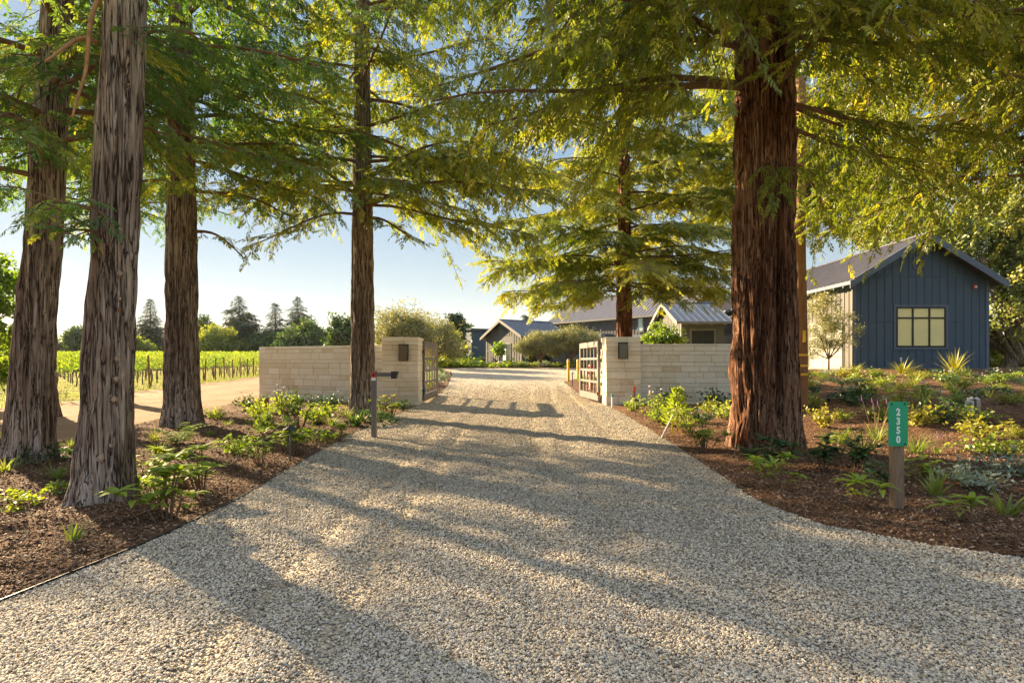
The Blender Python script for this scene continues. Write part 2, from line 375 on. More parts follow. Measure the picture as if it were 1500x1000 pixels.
def track_z(X, Y):
    Z = 0; fa = 1 - .7 * sstep(16, 26, Y)
    for c in (-1.75, -.95, .35, 1.15, 1.9):
        xc = c + .12 * np.sin(Y * .13 + c * 3) + .04 * (Y - 10) * (c > 0)
        Z = Z - .026 * np.exp(-((X - xc) / .16) ** 2) * (.6 + .4 * vnoise(X * 2, Y * .6, 0, 9)) + .006 * np.exp(-((np.abs(X - xc) - .3) / .1) ** 2)
    return Z * fa + .008 * fbm(X * 2.2, Y * 2.2, 0, 3, 3)

def sheet(name, ys, xl, xr, nx, dz, mat, amp=0.0, sc=3.0, smooth=True, tracks=False):
    t = np.linspace(0, 1, nx)[None, :]
    ys = np.asarray(ys)
    A = xl(ys)[:, None]; B = xr(ys)[:, None]
    X = A + (B - A) * t; Y = np.repeat(ys[:, None], nx, 1)
    Z = ground_h(X, Y) + dz
    if amp:
        e = np.minimum(np.minimum(X - A, B - X), .5) / .5
        Z = Z + amp * (fbm(X * sc, Y * sc, 0, 5, 4) * .5 + .25) * np.clip(e, 0, 1)
    if tracks:
        Z = Z + track_z(X, Y)
    return structure(name, fast_mesh(name, np.stack([X, Y, Z], -1), grid_faces(len(ys), nx), mat, smooth=smooth))

def interp(pts):
    a = np.asarray(pts, float)
    return lambda y: np.interp(y, a[:, 0], a[:, 1])

DL = interp([(-6, -9), (0, -4.6), (2, -3.7), (3.6, -3.30), (4.8, -3.12), (6.1, -3.06), (8.3, -3.2), (11.6, -3.42), (20, -3.3), (25, -3.25), (30, -3.4), (40, -4.2), (45, -4.8), (46.5, -7), (52, -11)])
DR = interp([(-6, 14), (0, 12), (2, 9.5), (3.3, 6.6), (4.1, 4.9), (4.5, 4.05), (4.8, 3.5), (5.35, 2.95), (6.3, 2.72), (7.5, 2.80), (10.7, 3.02), (17, 3.3), (20, 3.3), (24, 3.0), (33, 3.0), (36, 4.2), (42, 9), (52, 12)])
ML = interp([(-6, -14), (2, -10.5), (8, -8.6), (12, -8.7), (14, -9.2), (18, -9.9), (23, -10.6)])
VX = lambda y: -19.3 - .2 * (np.asarray(y) - 21)           # line of the vineyard's end posts
ydr = np.concatenate([np.arange(-6, 14, .09), np.arange(14, 50.6, .3)])
sheet('driveway', ydr, DL, DR, 130, .0, M['gravel'], tracks=True)
ymu = np.concatenate([np.arange(-4, 14, .08), np.arange(14, 22.9, .2)])
sheet('mulch_bed_left', ymu, ML, lambda y: DL(y) - .012, 110, .012, M['mulch'], .085, 2.2)
ymr = np.concatenate([np.arange(1.0, 14, .1), np.arange(14, 29.6, .22)])
sheet('mulch_bed_right', ymr, lambda y: DR(y) + .012, lambda y: 26 + 0 * y + .35 * y, 190, .012, M['mulch'], .085, 2.0)
sheet('dirt_road', np.concatenate([np.arange(-4, 30, .3), np.arange(30, 95, 1.5)]), lambda y: VX(y) + 2.0 + .5 * np.sin(y * .6), lambda y: np.where(y < 22.5, ML(y) + .7, np.interp(y, [22.5, 26, 40, 95], [-9.9, -11, -13, -19])), 70, -.028, M['dirt'], .05, .9)
ybl = np.arange(25.2, 46, .3)
sheet('planting_strip_left', ybl, lambda y: DL(y) - 4.5, lambda y: DL(y) - .02, 24, .015, M['mulch'], .07, 2)
sheet('planting_strip_right', np.arange(24.8, 36, .3), lambda y: DR(y) + .02, lambda y: DR(y) + 4.5, 24, .015, M['mulch'], .07, 2)
sheet('planting_strip_far', np.arange(50.7, 56, .3), lambda y: -14 + 0 * y, lambda y: 12 + 0 * y, 60, .02, M['mulch'], .07, 2)

# steel edging of the drive: a real strip, 3 cm proud
mb = MB(); ye = np.arange(.5, 19.8, .25)
for i in range(len(ye) - 1):
    a, b = float(ye[i]), float(ye[i + 1]); xa, xb = float(DL(a)), float(DL(b))
    V = []
    for (x, y) in ((xa, a), (xb, b)):
        z = gh(x, y)
        V += [(x - .009, y, z - .05), (x + .003, y, z - .05), (x + .003, y, z + .020), (x - .009, y, z + .020)]
    mb.add(V, [(0, 4, 5, 1), (1, 5, 6, 2), (2, 6, 7, 3), (3, 7, 4, 0)])
o = mb.build('steel_edging', M['steel_dark']); o['kind'] = 'structure'

# loose stones and bark chips over the near ground -------------------
def icosphere(sub, seed, sq, rough):
    import bmesh
    bm = bmesh.new(); bmesh.ops.create_icosphere(bm, subdivisions=sub, radius=1.0)
    V = np.array([v.co[:] for v in bm.verts]); Fc = np.array([[v.index for v in f.verts] for f in bm.faces]); bm.free()
    r = 1 + rough * vnoise(V[:, 0] * 1.3 + seed * 9, V[:, 1] * 1.3, V[:, 2] * 1.3, seed)
    return V * r[:, None] * np.asarray(sq), Fc

def scatter(name, pts, rot, scl, shapes, mat):
    """loose pieces nobody could count: one object whose points carry the pieces"""
    pts = np.asarray(pts, np.float32)
    me = bpy.data.meshes.new(name); me.vertices.add(len(pts)); me.vertices.foreach_set('co', pts.ravel())
    for nm, arr in (('rot', rot), ('scl', scl)):
        a = me.attributes.new(nm, 'FLOAT_VECTOR', 'POINT'); a.data.foreach_set('vector', np.asarray(arr, np.float32).ravel())
    a = me.attributes.new('pick', 'INT', 'POINT'); a.data.foreach_set('value', rs.randint(0, len(shapes), len(pts)).astype(np.int32))
    o = link(name, me); o['kind'] = 'stuff'
    ng = bpy.data.node_groups.new(name, 'GeometryNodeTree')
    ng.interface.new_socket('Geometry', in_out='INPUT', socket_type='NodeSocketGeometry'); ng.interface.new_socket('Geometry', in_out='OUTPUT', socket_type='NodeSocketGeometry')
    gi = ng.nodes.new('NodeGroupInput'); go = ng.nodes.new('NodeGroupOutput'); L = ng.links.new
    inst = ng.nodes.new('GeometryNodeInstanceOnPoints'); mp = ng.nodes.new('GeometryNodeMeshToPoints'); gj = ng.nodes.new('GeometryNodeGeometryToInstance')
    for k, (V, Fc) in enumerate(shapes):
        sm = fast_mesh(name + '_piece', V, Fc, mat, smooth=True); so = bpy.data.objects.new(name + '_piece', sm)
        oi = ng.nodes.new('GeometryNodeObjectInfo'); oi.inputs['Object'].default_value = so; oi.inputs['As Instance'].default_value = True
        L(oi.outputs['Geometry'], gj.inputs[0])
    def attr(nm, typ):
        n = ng.nodes.new('GeometryNodeInputNamedAttribute'); n.data_type = typ; n.inputs['Name'].default_value = nm; return n.outputs[0]
    L(gi.outputs[0], mp.inputs['Mesh']); L(mp.outputs[0], inst.inputs['Points']); L(gj.outputs[0], inst.inputs['Instance'])
    inst.inputs['Pick Instance'].default_value = True
    L(attr('pick', 'INT'), inst.inputs['Instance Index']); L(attr('rot', 'FLOAT_VECTOR'), inst.inputs['Rotation']); L(attr('scl', 'FLOAT_VECTOR'), inst.inputs['Scale'])
    L(inst.outputs[0], go.inputs[0])
    md = o.modifiers.new('pieces', 'NODES'); md.node_group = ng
    return o

def frustum_points(n, y0, y1, power, xmar=1.3):
    y = y0 + (y1 - y0) * rs.rand(n) ** power
    x = (rs.rand(n) * 2 - 1) * (1.0 * y + xmar)
    return x, y
x, y = frustum_points(1550000, 2.0, 36.0, 1.45); kp = rs.rand(len(y)) < 1 - sstep(13, 36, y) * .95; x, y = x[kp], y[kp]
lane = np.zeros(len(x))
for c in (-1.75, -.95, .35, 1.15, 1.9): lane = np.maximum(lane, np.exp(-((x - (c + .12 * np.sin(y * .13 + c * 3) + .04 * (y - 10) * (c > 0))) / .13) ** 2))
lane = lane * np.clip(.55 + .6 * vnoise(x * .8, y * .25, 0, 31), 0, 1) + .35 * np.clip(fbm(x * .9, y * .35, 0, 37, 3) - .25, 0, 1)      # wheel lanes are swept thinner
keep = (x > DL(y) + .0) & (x < DR(y) + .03 * rs.rand(len(x)) - .01) & (rs.rand(len(x)) > .85 * lane); x, y = x[keep], y[keep]
n = len(x); sc = (.0042 + .0058 * rs.rand(n) ** 1.8) * (1 + .045 * np.clip(y - 3, 0, 20)); fl = np.stack([sc * (1 + .35 * rs.rand(n)), sc, sc * (.55 + .4 * rs.rand(n))], -1)
scatter('gravel_stones', np.stack([x, y, ground_h(x, y) + track_z(x, y) + .003 + .007 * rs.rand(n)], -1), np.stack([rs.randn(n) * .35, rs.randn(n) * .35, rs.rand(n) * 6.28], -1), fl,
        [icosphere(1 if k < 3 else 2, k, (1, 1, 1), .45) for k in range(5)], M['stone_bits'])
x, y = frustum_points(250000, 2.6, 17.0, 1.25)
keep = ((x < DL(y) - .03) & (x > ML(y))) | (x > DR(y) + .02); x, y = x[keep], y[keep]; n = len(x)
def mulch_z(x, y):
    xl = np.where(x < 0, ML(y), DR(y)); xr = np.where(x < 0, DL(y), 26 + .35 * y)
    e = np.minimum(np.minimum(x - xl, xr - x), .5) / .5; s = np.where(x < 0, 2.2, 2.0)
    return ground_h(x, y) + .012 + .085 * (fbm(x * s, y * s, 0, 5, 4) * .5 + .25) * np.clip(e, 0, 1)
V, Fc = icosphere(1, 3, (1, .34, .22), .5); V2, F2 = icosphere(1, 8, (.8, .5, .18), .5)
sc = .009 + .019 * rs.rand(n) ** 2
scatter('bark_chips', np.stack([x, y, mulch_z(x, y) + .004 + .01 * rs.rand(n)], -1), np.stack([rs.randn(n) * .3, rs.randn(n) * .4, rs.rand(n) * 6.28], -1), np.stack([sc, sc * (.6 + .8 * rs.rand(n)), sc], -1), [(V, Fc), (V2, F2)], M['chip'])

# dry leaves and needle sprigs dropped by the redwoods, thickest under the crowns and along the edges
x, y = frustum_points(26000, 2.4, 20.0, 1.3); ed = np.minimum(np.abs(x - DL(y)), np.abs(x - DR(y))); on = (x > DL(y)) & (x < DR(y))
keep = (rs.rand(len(x)) < np.where(on, .05 + .5 * np.exp(-ed / .25), .62)) & (x > ML(y)); x, y, on = x[keep], y[keep], on[keep]; n = len(x)
z = np.where(on, ground_h(x, y) + track_z(x, y) + .016, mulch_z(x, y) + .016)
LV = np.array([(-1, 0, 0), (-.3, .2, .08), (.5, .16, .05), (1, 0, .12), (.5, -.16, .05), (-.3, -.2, .08)]); LF = np.array([(0, 1, 5, 0), ])
LF = np.array([(0, 1, 2, 5), (2, 3, 4, 5)]); NV = np.array([(-1, -.05, 0), (1, -.03, .1), (1, .03, .1), (-1, .05, 0)]); NF = np.array([(0, 1, 2, 3)])
sc = .012 + .020 * rs.rand(n) ** 1.5
scatter('fallen_leaves', np.stack([x, y, z], -1), np.stack([rs.randn(n) * .25, rs.randn(n) * .25, rs.rand(n) * 6.28], -1), np.stack([sc, sc, sc], -1), [(LV, LF), (NV * (1.6, 1, 1), NF), (NV * (2.2, 1, 1), NF)], M['litter'])

# ------------------------------------------------------------------ masonry
def courses(mb, x0, x1, y0, y1, z0, z1, seed, lx=(.32, .85), ly=None, hs=(.13, .20, .26, .18, .15), jut=.018):
    r = np.random.RandomState(seed)
    mb.m = 1; mb.cv = .5
    mb.box(x0 + .016, x1 - .016, y0 + .016, y1 - .016, z0 - .3, z1 - .02)
    mb.m = 0; z = z0 - .12; k = 0
    while z < z1 - .02:
        h = hs[r.randint(len(hs))]
        if z + h > z1 - .07: h = z1 - z
        def cuts(a, b, l):
            out = [a]
            while True:
                q = out[-1] + l[0] + (l[1] - l[0]) * r.rand()
                if q > b - l[0] * .7: break
                out.append(q)
            return out + [b]
        ysplit = [y0, y1] if ly is None else cuts(y0, y1, ly)
        for yi in range(len(ysplit) - 1):
            xs = cuts(x0, x1, lx)
            for i in range(len(xs) - 1):
                mb.cv = float(np.clip(.5 + r.randn() * .14, 0, 1)); g = .0045
                jf, jb, jl, jr = r.rand(4) * jut
                a, b = xs[i] + g, xs[i + 1] - g
                if i == 0: a = x0 - jl
                if i == len(xs) - 2: b = x1 + jr
                c, d = ysplit[yi] + g, ysplit[yi + 1] - g
                if yi == 0: c = y0 - jf
                if yi == len(ysplit) - 2: d = y1 + jb
                mb.box(a, b, c, d, z + g, z + h - g + (r.rand() * .004 if z + h >= z1 - .001 else 0), .006)
        z += h

def stone_thing(name, label, cat, loc, rotz, dims, seed, group=None, **kw):
    t = thing(name, label, cat, loc, rotz, group)
    mb = MB(); courses(mb, *dims, seed, **kw); mb.build('masonry', [M['lime'], M['mortar']], t)
    return t

stone_thing('gate_pillar', 'pale limestone gate pillar by the mailbox-shaped intercom post, lantern on its front', 'pillar', (-3.94, 20.6, 0), 0, (-.63, .63, -.6, .6, 0, 2.40), 3, 'stone gate pillars', lx=(.35, .8), ly=(.35, .7))
stone_thing('gate_pillar', 'pale limestone gate pillar beside the two coloured stakes, sunlit on its drive side', 'pillar', (3.92, 20.6, 0), 0, (-.60, .60, -.6, .6, 0, 2.41), 8, 'stone gate pillars', lx=(.35, .8), ly=(.35, .7))
a = math.atan2(23.5 - 20.45, -10.35 + 4.57); Lw = math.hypot(23.5 - 20.45, 10.35 - 4.57)
stone_thing('boundary_wall', 'low pale limestone wall running from the gate pillar towards the dirt road', 'wall', (-4.59, 20.30, 0), a - math.pi, (-Lw, 0, 0, .4, 0, 2.13), 21, 'stone boundary walls')
stone_thing('boundary_wall', 'low pale limestone wall between the gate pillar and the thick double redwood trunk', 'wall', (4.54, 20.25, 0), 0, (0, 4.6, 0, .4, -.1, 2.17), 33, 'stone boundary walls')

def lantern(x, y, z, label):
    t = thing('wall_lantern', label, 'lamp', (x, y, z), 0, 'pillar lanterns')
    w, d, h = .15, .17, .27
    mb = MB(); mb.box(-w * .8, w * .8, -.012, .012, -h, h); mb.build('back_plate', M['steel_dark'], t)
    mb = MB()
    for sx in (-1, 1):
        for yy in (-.03, -d): mb.box(sx * w - .010, sx * w + .010, yy - .010, yy + .010, -h, h)
        for zz in (-h, h): mb.box(sx * w - .009, sx * w + .009, -d + .012, -.042, zz - .010, zz + .010)
    for zz in (-h, h): mb.box(-w + .012, w - .012, -d - .009, -d + .009, zz - .010, zz + .010)
    mb.build('lamp_frame', M['steel_dark'], t)
    mb = MB(); mb.box(-w - .015, w + .015, -d - .015, -.013, h + .012, h + .035); mb.build('cap', M['steel_dark'], t)
    mb = MB(); mb.box(-w + .012, w - .012, -d + .012, -.034, -h + .012, h - .012); mb.build('glass_panel', M['lamp_glass'], t)
lantern(-3.79, 19.97, zt(517, 19.9), 'black box lantern on the pillar behind the intercom arm')
lantern(3.88, 19.97, zt(514, 19.9), 'black box lantern on the pillar above the two stakes')

def swing_gate(x0, y0, x1, y1, label, seed):
    rot = math.atan2(y1 - y0, x1 - x0); Lg = math.hypot(x1 - x0, y1 - y0)
    t = thing('driveway_gate', label, 'gate', (x0, y0, 0), rot, 'open driveway gates')
    z0, z1, st, th = .08, 2.30, .16, .045
    for k, (a, b) in enumerate(((.02, .02 + st), (Lg - st, Lg))):
        mb = MB(); mb.box(a, b, -th, th, z0 + .1 if False else z0, z1, .006); mb.build('stile', M['gate'], t)
    for k, (a, b) in enumerate(((z0 + .002, z0 + .26), (z1 - .22, z1 - .002))):
        mb = MB(); mb.box(.02 + st + .001, Lg - st - .001, -th + .004, th - .004, a, b, .006); mb.build('rail', M['gate'], t)
    a0, a1 = z0 + .26, z1 - .22
    for k in (1, 2, 3):
        z = a0 + (a1 - a0) * k / 4
        mb = MB(); mb.box(.02 + st + .002, Lg - st - .002, -.032, .032, z - .045, z + .045, .005); mb.build('middle_rail', M['gate'], t)
    for k in range(1, 5):
        x = .02 + st + (Lg - 2 * st - .02) * k / 5
        mb = MB(); mb.box(x - .032, x + .032, -.024, .024, a0 + .002, a1 - .002, .004); mb.build('upright_bar', M['gate'], t)
    for z in (.45, 1.9):
        mb = MB(); mb.box(-.045, .018, -.03, .03, z - .06, z + .06); mb.build('hinge', M['steel_dark'], t)
    return t
g1 = swing_gate(-3.27, 20.95, -3.23, 24.55, 'dark lattice gate swung open near the intercom post, its grid shadow on the gravel', 1)
mb = MB(); mb.box(-.02, .05, -.09, -.047, .33, .55, .01); mb.build('latch_box', M['teal'], g1)
g2 = swing_gate(3.21, 20.95, 2.90, 24.1, 'sunlit lattice gate swung open in front of the yellow bollards', 2)
mb = MB(); mb.box(.03, .10, .047, .08, .30, .42, .01); mb.build('latch_box', M['rust'], g2)

# ------------------------------------------------------------------ small things along the drive
X, Y, Z = gp(548, 640)
t = thing('intercom_post', 'square grey intercom post with arm and keypad box, red sticker near its top', 'intercom', (X, Y, Z))
H = zt(543, Y) - Z
mb = MB(); mb.box(-.05, .05, -.05, .05, -.1, H, .006); mb.build('post', M['bronze'], t)
za = zt(548, Y) - Z
mb = MB(); mb.box(.051, .36, -.035, .035, za - .045, za + .035, .004); mb.build('arm', M['bronze'], t)
mb = MB(); mb.prism([(.361, za - .09), (.455, za - .09), (.50, za + .06), (.361, za + .06)], -.075, .075, 'y'); mb.build('keypad_box', M['steel_dark'], t)
zs = zt(551, Y) - Z; zl = zt(545.5, Y) - Z
mb = MB(); mb.box(-.046, .046, -.0535, -.0505, zs - .085, zs - .022); lb = mb.build('sticker', M['white'], t)
mb = MB(); mb.box(-.046, .046, -.0535, -.0505, zs - .020, zs + .075); mb.build('sticker', M['red'], t)
mb = MB(); mb.prism([(-.035, zs + .03), (.0, zs + .006), (.035, zs + .03), (.0, zs + .056)], -.0556, -.0538, 'y'); mb.build('sticker_emblem', simple('emblem_dark', (.12, .01, .01), .5), t)

def path_light(u, v, vt, label):
    X, Y, Z = gp(u, v); H = (v - vt) / F * Y
    t = thing('path_light', label, 'lamp', (X, Y, Z), 0, 'path lights')
    mb = MB(); mb.tube([(0, 0, -.1), (0, 0, H - .05)], .013, 8); mb.build('stem', M['bronze'], t, True)
    mb = MB(); mb.lathe([(0, H), (.018, H - .005), (.03, H - .025), (.10, H - .065), (.105, H - .078), (.02, H - .066), (0, H - .066)], 18); mb.build('lamp_hood', M['steel_dark'], t, True)
path_light(425, 677, 622, 'dark mushroom path light among the leafy shrubs by the driveway edging')
path_light(931, 610, 583, 'dark mushroom path light in front of the limestone pillar with stakes')

def stake(u, v, vt, r, mat, tip, label, name='stake', lean=(0, 0), square=False):
    X, Y, Z = gp(u, v); H = (v - vt) / F * Y
    t = thing(name, label, 'stake', (X, Y, Z))
    p = lambda k: (lean[0] * k, lean[1] * k, H * k)
    mb = MB(); mb.tube([(0, 0, -.12), p(.78)], r, 4 if square else 10); mb.build('shaft', mat, t)
    mb = MB(); mb.tube([p(.785), p(1)], r * 1.12, 4 if square else 10); mb.build('cap', tip, t)
stake(897, 597, 577, .035, M['white'], M['teal'], 'white stake with a teal top at the foot of the pillar')
stake(929, 597, 566, .038, M['rust'], M['red'], 'slim dark stake with a red top in front of the pillar', square=True)
X, Y, Z = gp(390, 606)
t = thing('stump_post', 'short rusty brown post among shrubs before the wall end', 'post', (X, Y, Z)); mb = MB(); mb.lathe([(.0, -.1), (.075, -.1), (.078, .30), (.07, .44), (.055, .47), (0, .475)], 12); mb.build('post', M['rust'], t, True)
# the propped white stick with two yellow tags
X, Y, Z = gp(968, 641)
t = thing('leaning_stake', 'thin white stick leaning into the yellow-green conifer shrub, with yellow tags', 'stake', (X, Y, Z))
mb = MB(); mb.tube([(0, 0, -.03), (.22, .12, .33), (.30, .16, .46)], .016, 8); mb.build('stick', M['pvc'], t)
for k, dx in enumerate((.26, .34)):
    mb = MB(); z0 = .40; P = [(dx, .12, z0), (dx + .01, .105, z0 - .12), (dx + (.0 if k == 0 else .07), .10, z0 - .24), (dx + (.02 if k == 0 else .13), .10, z0 - .33)]
    V = []
    for p in P: V += [(p[0] - .017, p[1], p[2]), (p[0] + .017, p[1], p[2]), (p[0] + .017, p[1] + .004, p[2]), (p[0] - .017, p[1] + .004, p[2])]
    mb.add(V, [(4 * i + a, 4 * i + (a + 1) % 4, 4 * i + 4 + (a + 1) % 4, 4 * i + 4 + a) for i in range(3) for a in range(4)]); mb.build('tag', M['flower_yellow'], t)

# the green number sign
X, Y, Z = gp(1318, 752)
t = thing('address_sign', 'green house number plate reading 2350 on a weathered wooden post', 'sign', (X, Y, Z), math.radians(3))
zb, ztp = zt(653, Y) - Z, zt(588, Y) - Z
mb = MB(); mb.box(-.052, .052, 0, .09, -.15, ztp - .03, .006); mb.build('post', M['post_wood'], t)
mb = MB(); mb.box(-.058, .058, -.006, .096, -.1, .055, .004); mb.build('post_shoe', M['steel_dark'], t)
def rounded(w0, w1, h0, h1, r, n=5):
    P = []
    for cx, cz, a0 in ((w1 - r, h0 + r, -90), (w1 - r, h1 - r, 0), (w0 + r, h1 - r, 90), (w0 + r, h0 + r, 180)):
        for k in range(n + 1):
            a = math.radians(a0 + 90 * k / n); P.append((cx + r * math.cos(a), cz + r * math.sin(a)))
    return P
w = 29 / F * Y
mb = MB(); mb.prism(rounded(-w / 2 - .022, w / 2 - .022, zb, ztp, .022), -.010, -.002); plate = mb.build('plate', M['green_sign'], t)
def text_mesh(body, size, depth, bold):
    cu = bpy.data.curves.new('digit', 'FONT'); cu.body = body; cu.size = size; cu.extrude = depth; cu.offset = bold; cu.align_x = 'CENTER'
    ob = bpy.data.objects.new('digit_source', cu); COL.objects.link(ob); dg = bpy.context.evaluated_depsgraph_get()
    me = bpy.data.meshes.new_from_object(ob.evaluated_get(dg)); bpy.data.objects.remove(ob); return me
ph = ztp - zb
for k, ch in enumerate('2350'):
    me = text_mesh(ch, .098, .0012, .0036); me.materials.clear(); me.materials.append(M['sign_white'])
    d = link('digit', me, plate, (-.024, -.0118, ztp - ph * (.305 + .205 * k))); d.rotation_euler = (math.pi / 2, 0, 0); d.scale = (.86, 1, 1)
for (sx, sz) in ((-.35, .95), (.33, .95), (.33, .05)):
    mb = MB(); mb.tube([(-.022 + sx * w, -.0104, zb + ph * sz), (-.022 + sx * w, -.016, zb + ph * sz)], .009, 10); mb.build('screw', M['steel_dark'], plate)

# PVC stub-ups, spotlight, pole, bollards, red standpipe
X, Y, Z = gp(1420, 606)
t = thing('irrigation_pipe', 'grey plastic irrigation canister with a bent pipe on the mulch slope', 'pipe', (X, Y, Z))
k = Y / F
mb = MB(); mb.tube([(0, 0, -.1), (0, 0, 19 * k)], 5.5 * k, 18); mb.build('canister', M['pvc'], t, False)
mb = MB(); mb.tube([(.02, 0, 19 * k), (.02, 0, 22 * k), (4 * k, 0, 23 * k), (10 * k, 0, 22.5 * k), (13 * k, 0, 21 * k), (13.5 * k, 0, 17 * k), (13.5 * k, 0, -.1)], 2.2 * k, 10); mb.build('bent_pipe', M['pvc'], t, True)
mb = MB(); mb.tube([(-1.5 * k, 0, 19.1 * k), (-1.5 * k, 0, 23.5 * k)], 1.6 * k, 10); mb.build('riser', M['white'], t)
X, Y, Z = gp(1388, 598); k = Y / F
t = thing('pipe_stub', 'short white capped pipe stub near the grey irrigation canister', 'pipe', (X, Y, Z))
mb = MB(); mb.tube([(0, 0, -.1), (0, 0, 11 * k)], 1.7 * k, 10); mb.build('pipe', M['pvc'], t, True)
mb = MB(); mb.tube([(0, 0, 11.05 * k), (0, 0, 14 * k)], 2.5 * k, 10); mb.build('cap', M['white'], t)
X, Y, Z = gp(1210, 594); k = Y / F
t = thing('ground_spotlight', 'small black spotlight tilted up on the mulch behind the double redwood', 'lamp', (X, Y, Z))
mb = MB(); mb.tube([(0, 0, -.1), (0, 0, .10)], .018, 8); mb.build('spike', M['steel_dark'], t)
mb = MB(); mb.tube([(-.09, .05, .10), (.04, -.02, .19), (.085, -.045, .215)], [.05, .07, .075], 14); mb.build('lamp_head', M['steel_dark'], t)

PX, PY = 8.12, 16.0
t = thing('utility_pole', 'orange-brown wooden utility pole with yellow bands behind the double redwood trunk', 'pole', (PX, PY, gh(PX, PY)))
mb = MB(); hz = np.linspace(-.3, 9.4, 30); mb.tube(np.stack([.02 * np.sin(hz), 0 * hz, hz], -1), .178 - .006 * hz, 22); mb.build('pole', M['pole_wood'], t, True)
for v in (520, 535.5, 548):
    z = zt(v, PY) - gh(PX, PY); r = .178 - .006 * z + .003; x = .02 * math.sin(z)
    mb = MB(); mb.lathe([(r - .002, z - .03), (r, z - .028), (r, z + .028), (r - .002, z + .03)], 22, (x, 0, 0)); mb.build('yellow_band', M['yellow'], t, True)
z = zt(493, PY) - gh(PX, PY); mb = MB(); mb.box(-.03, .05, -.195, -.176, z - .16, z + .16, .004); mb.build('marker_plate', M['yellow'], t)

for (u, v, vt, lb) in ((832.5, 559, 526, 'yellow bollard standing apart, farther from the sunlit gate'), (846.5, 555, 526, 'yellow bollard standing partly behind the sunlit gate edge')):
    X, Y, Z = gp(u, v); H = (v - vt) / F * Y
    t = thing('bollard', lb, 'bollard', (X, Y, Z), 0, 'yellow bollards')
    r = .075; mb = MB(); mb.lathe([(r, -.1), (r, H - .05), (r * .85, H - .018), (r * .5, H - .003), (0, H)], 16); mb.build('post', M['yellow'], t, True)
    mb = MB(); mb.lathe([(r + .002, H - .2), (r + .004, H - .198), (r + .004, H - .12), (r + .002, H - .118)], 16); mb.build('band', simple('bollard_band', (.80, .62, .25), .4), t, True)
X, Y, Z = at(865.5, 27.5), 27.5, 0; Z = gh(X, Y)
t = thing('fire_standpipe', 'red standpipe seen through the bars of the sunlit gate', 'hydrant', (X, Y, Z))
mb = MB(); mb.lathe([(.12, -.1), (.12, .05), (.085, .06), (.085, 1.05), (.11, 1.07), (.11, 1.15), (.07, 1.22), (0, 1.25)], 16); mb.build('body', M['red'], t, True)
for s in (-1, 1):
    mb = MB(); mb.tube([(s * .07, 0, .8), (s * .2, 0, .8)], .05, 12); mb.build('outlet', M['red'], t)
X, Y, Z = gp(838.5, 566); 
t = thing('valve_marker', 'small grey marker post low between the yellow bollards', 'post', (X, Y, Z)); mb = MB(); mb.tube([(0, 0, -.05), (0, 0, .62)], .025, 8); mb.build('post', M['steel_dark'], t); mb = MB(); mb.box(-.06, .06, -.03, .03, .62, .76, .01); mb.build('head', M['pvc'], t)
# ------------------------------------------------------------------ houses
def window(root, loc, rotz, w, h, cols=1, rows=(1,), pane='glass', frame='frame', trim=None, name='window', bar=.05):
    """one window in its own frame: x to the right, -y outwards, origin at its lower middle"""
    mb = MB(); f = bar
    mb.box(-w / 2, -w / 2 + f, -.055, -.001, 0, h); mb.box(w / 2 - f, w / 2, -.055, -.001, 0, h)
    mb.box(-w / 2 + f, w / 2 - f, -.055, -.001, 0, f); mb.box(-w / 2 + f, w / 2 - f, -.055, -.001, h - f, h)
    tot = float(sum(rows)); z = f
    for r in rows[:-1]:
        z += (h - 2 * f) * r / tot; mb.box(-w / 2 + f, w / 2 - f, -.050, -.004, z - f * .5, z + f * .5)
    for c in range(1, cols):
        x = -w / 2 + w * c / cols; mb.box(x - f * .55, x + f * .55, -.053, -.006, f, h - f)
    o = mb.build(name, M[frame], root, False, loc, rotz)
    mb = MB(); mb.box(-w / 2 + f * .8, w / 2 - f * .8, -.022, -.010, f * .8, h - f * .8); mb.build('pane', M[pane], o)
    if trim:
        mb = MB(); t = .11
        mb.box(-w / 2 - t, -w / 2 - .002, -.045, -.002, -t, h + t); mb.box(w / 2 + .002, w / 2 + t, -.045, -.002, -t, h + t)
        mb.box(-w / 2 - .001, w / 2 + .001, -.043, -.002, h + .002, h + t); mb.box(-w / 2 - .001, w / 2 + .001, -.043, -.002, -t, -.002)
        mb.build('window_trim', M[trim], o)
    return o

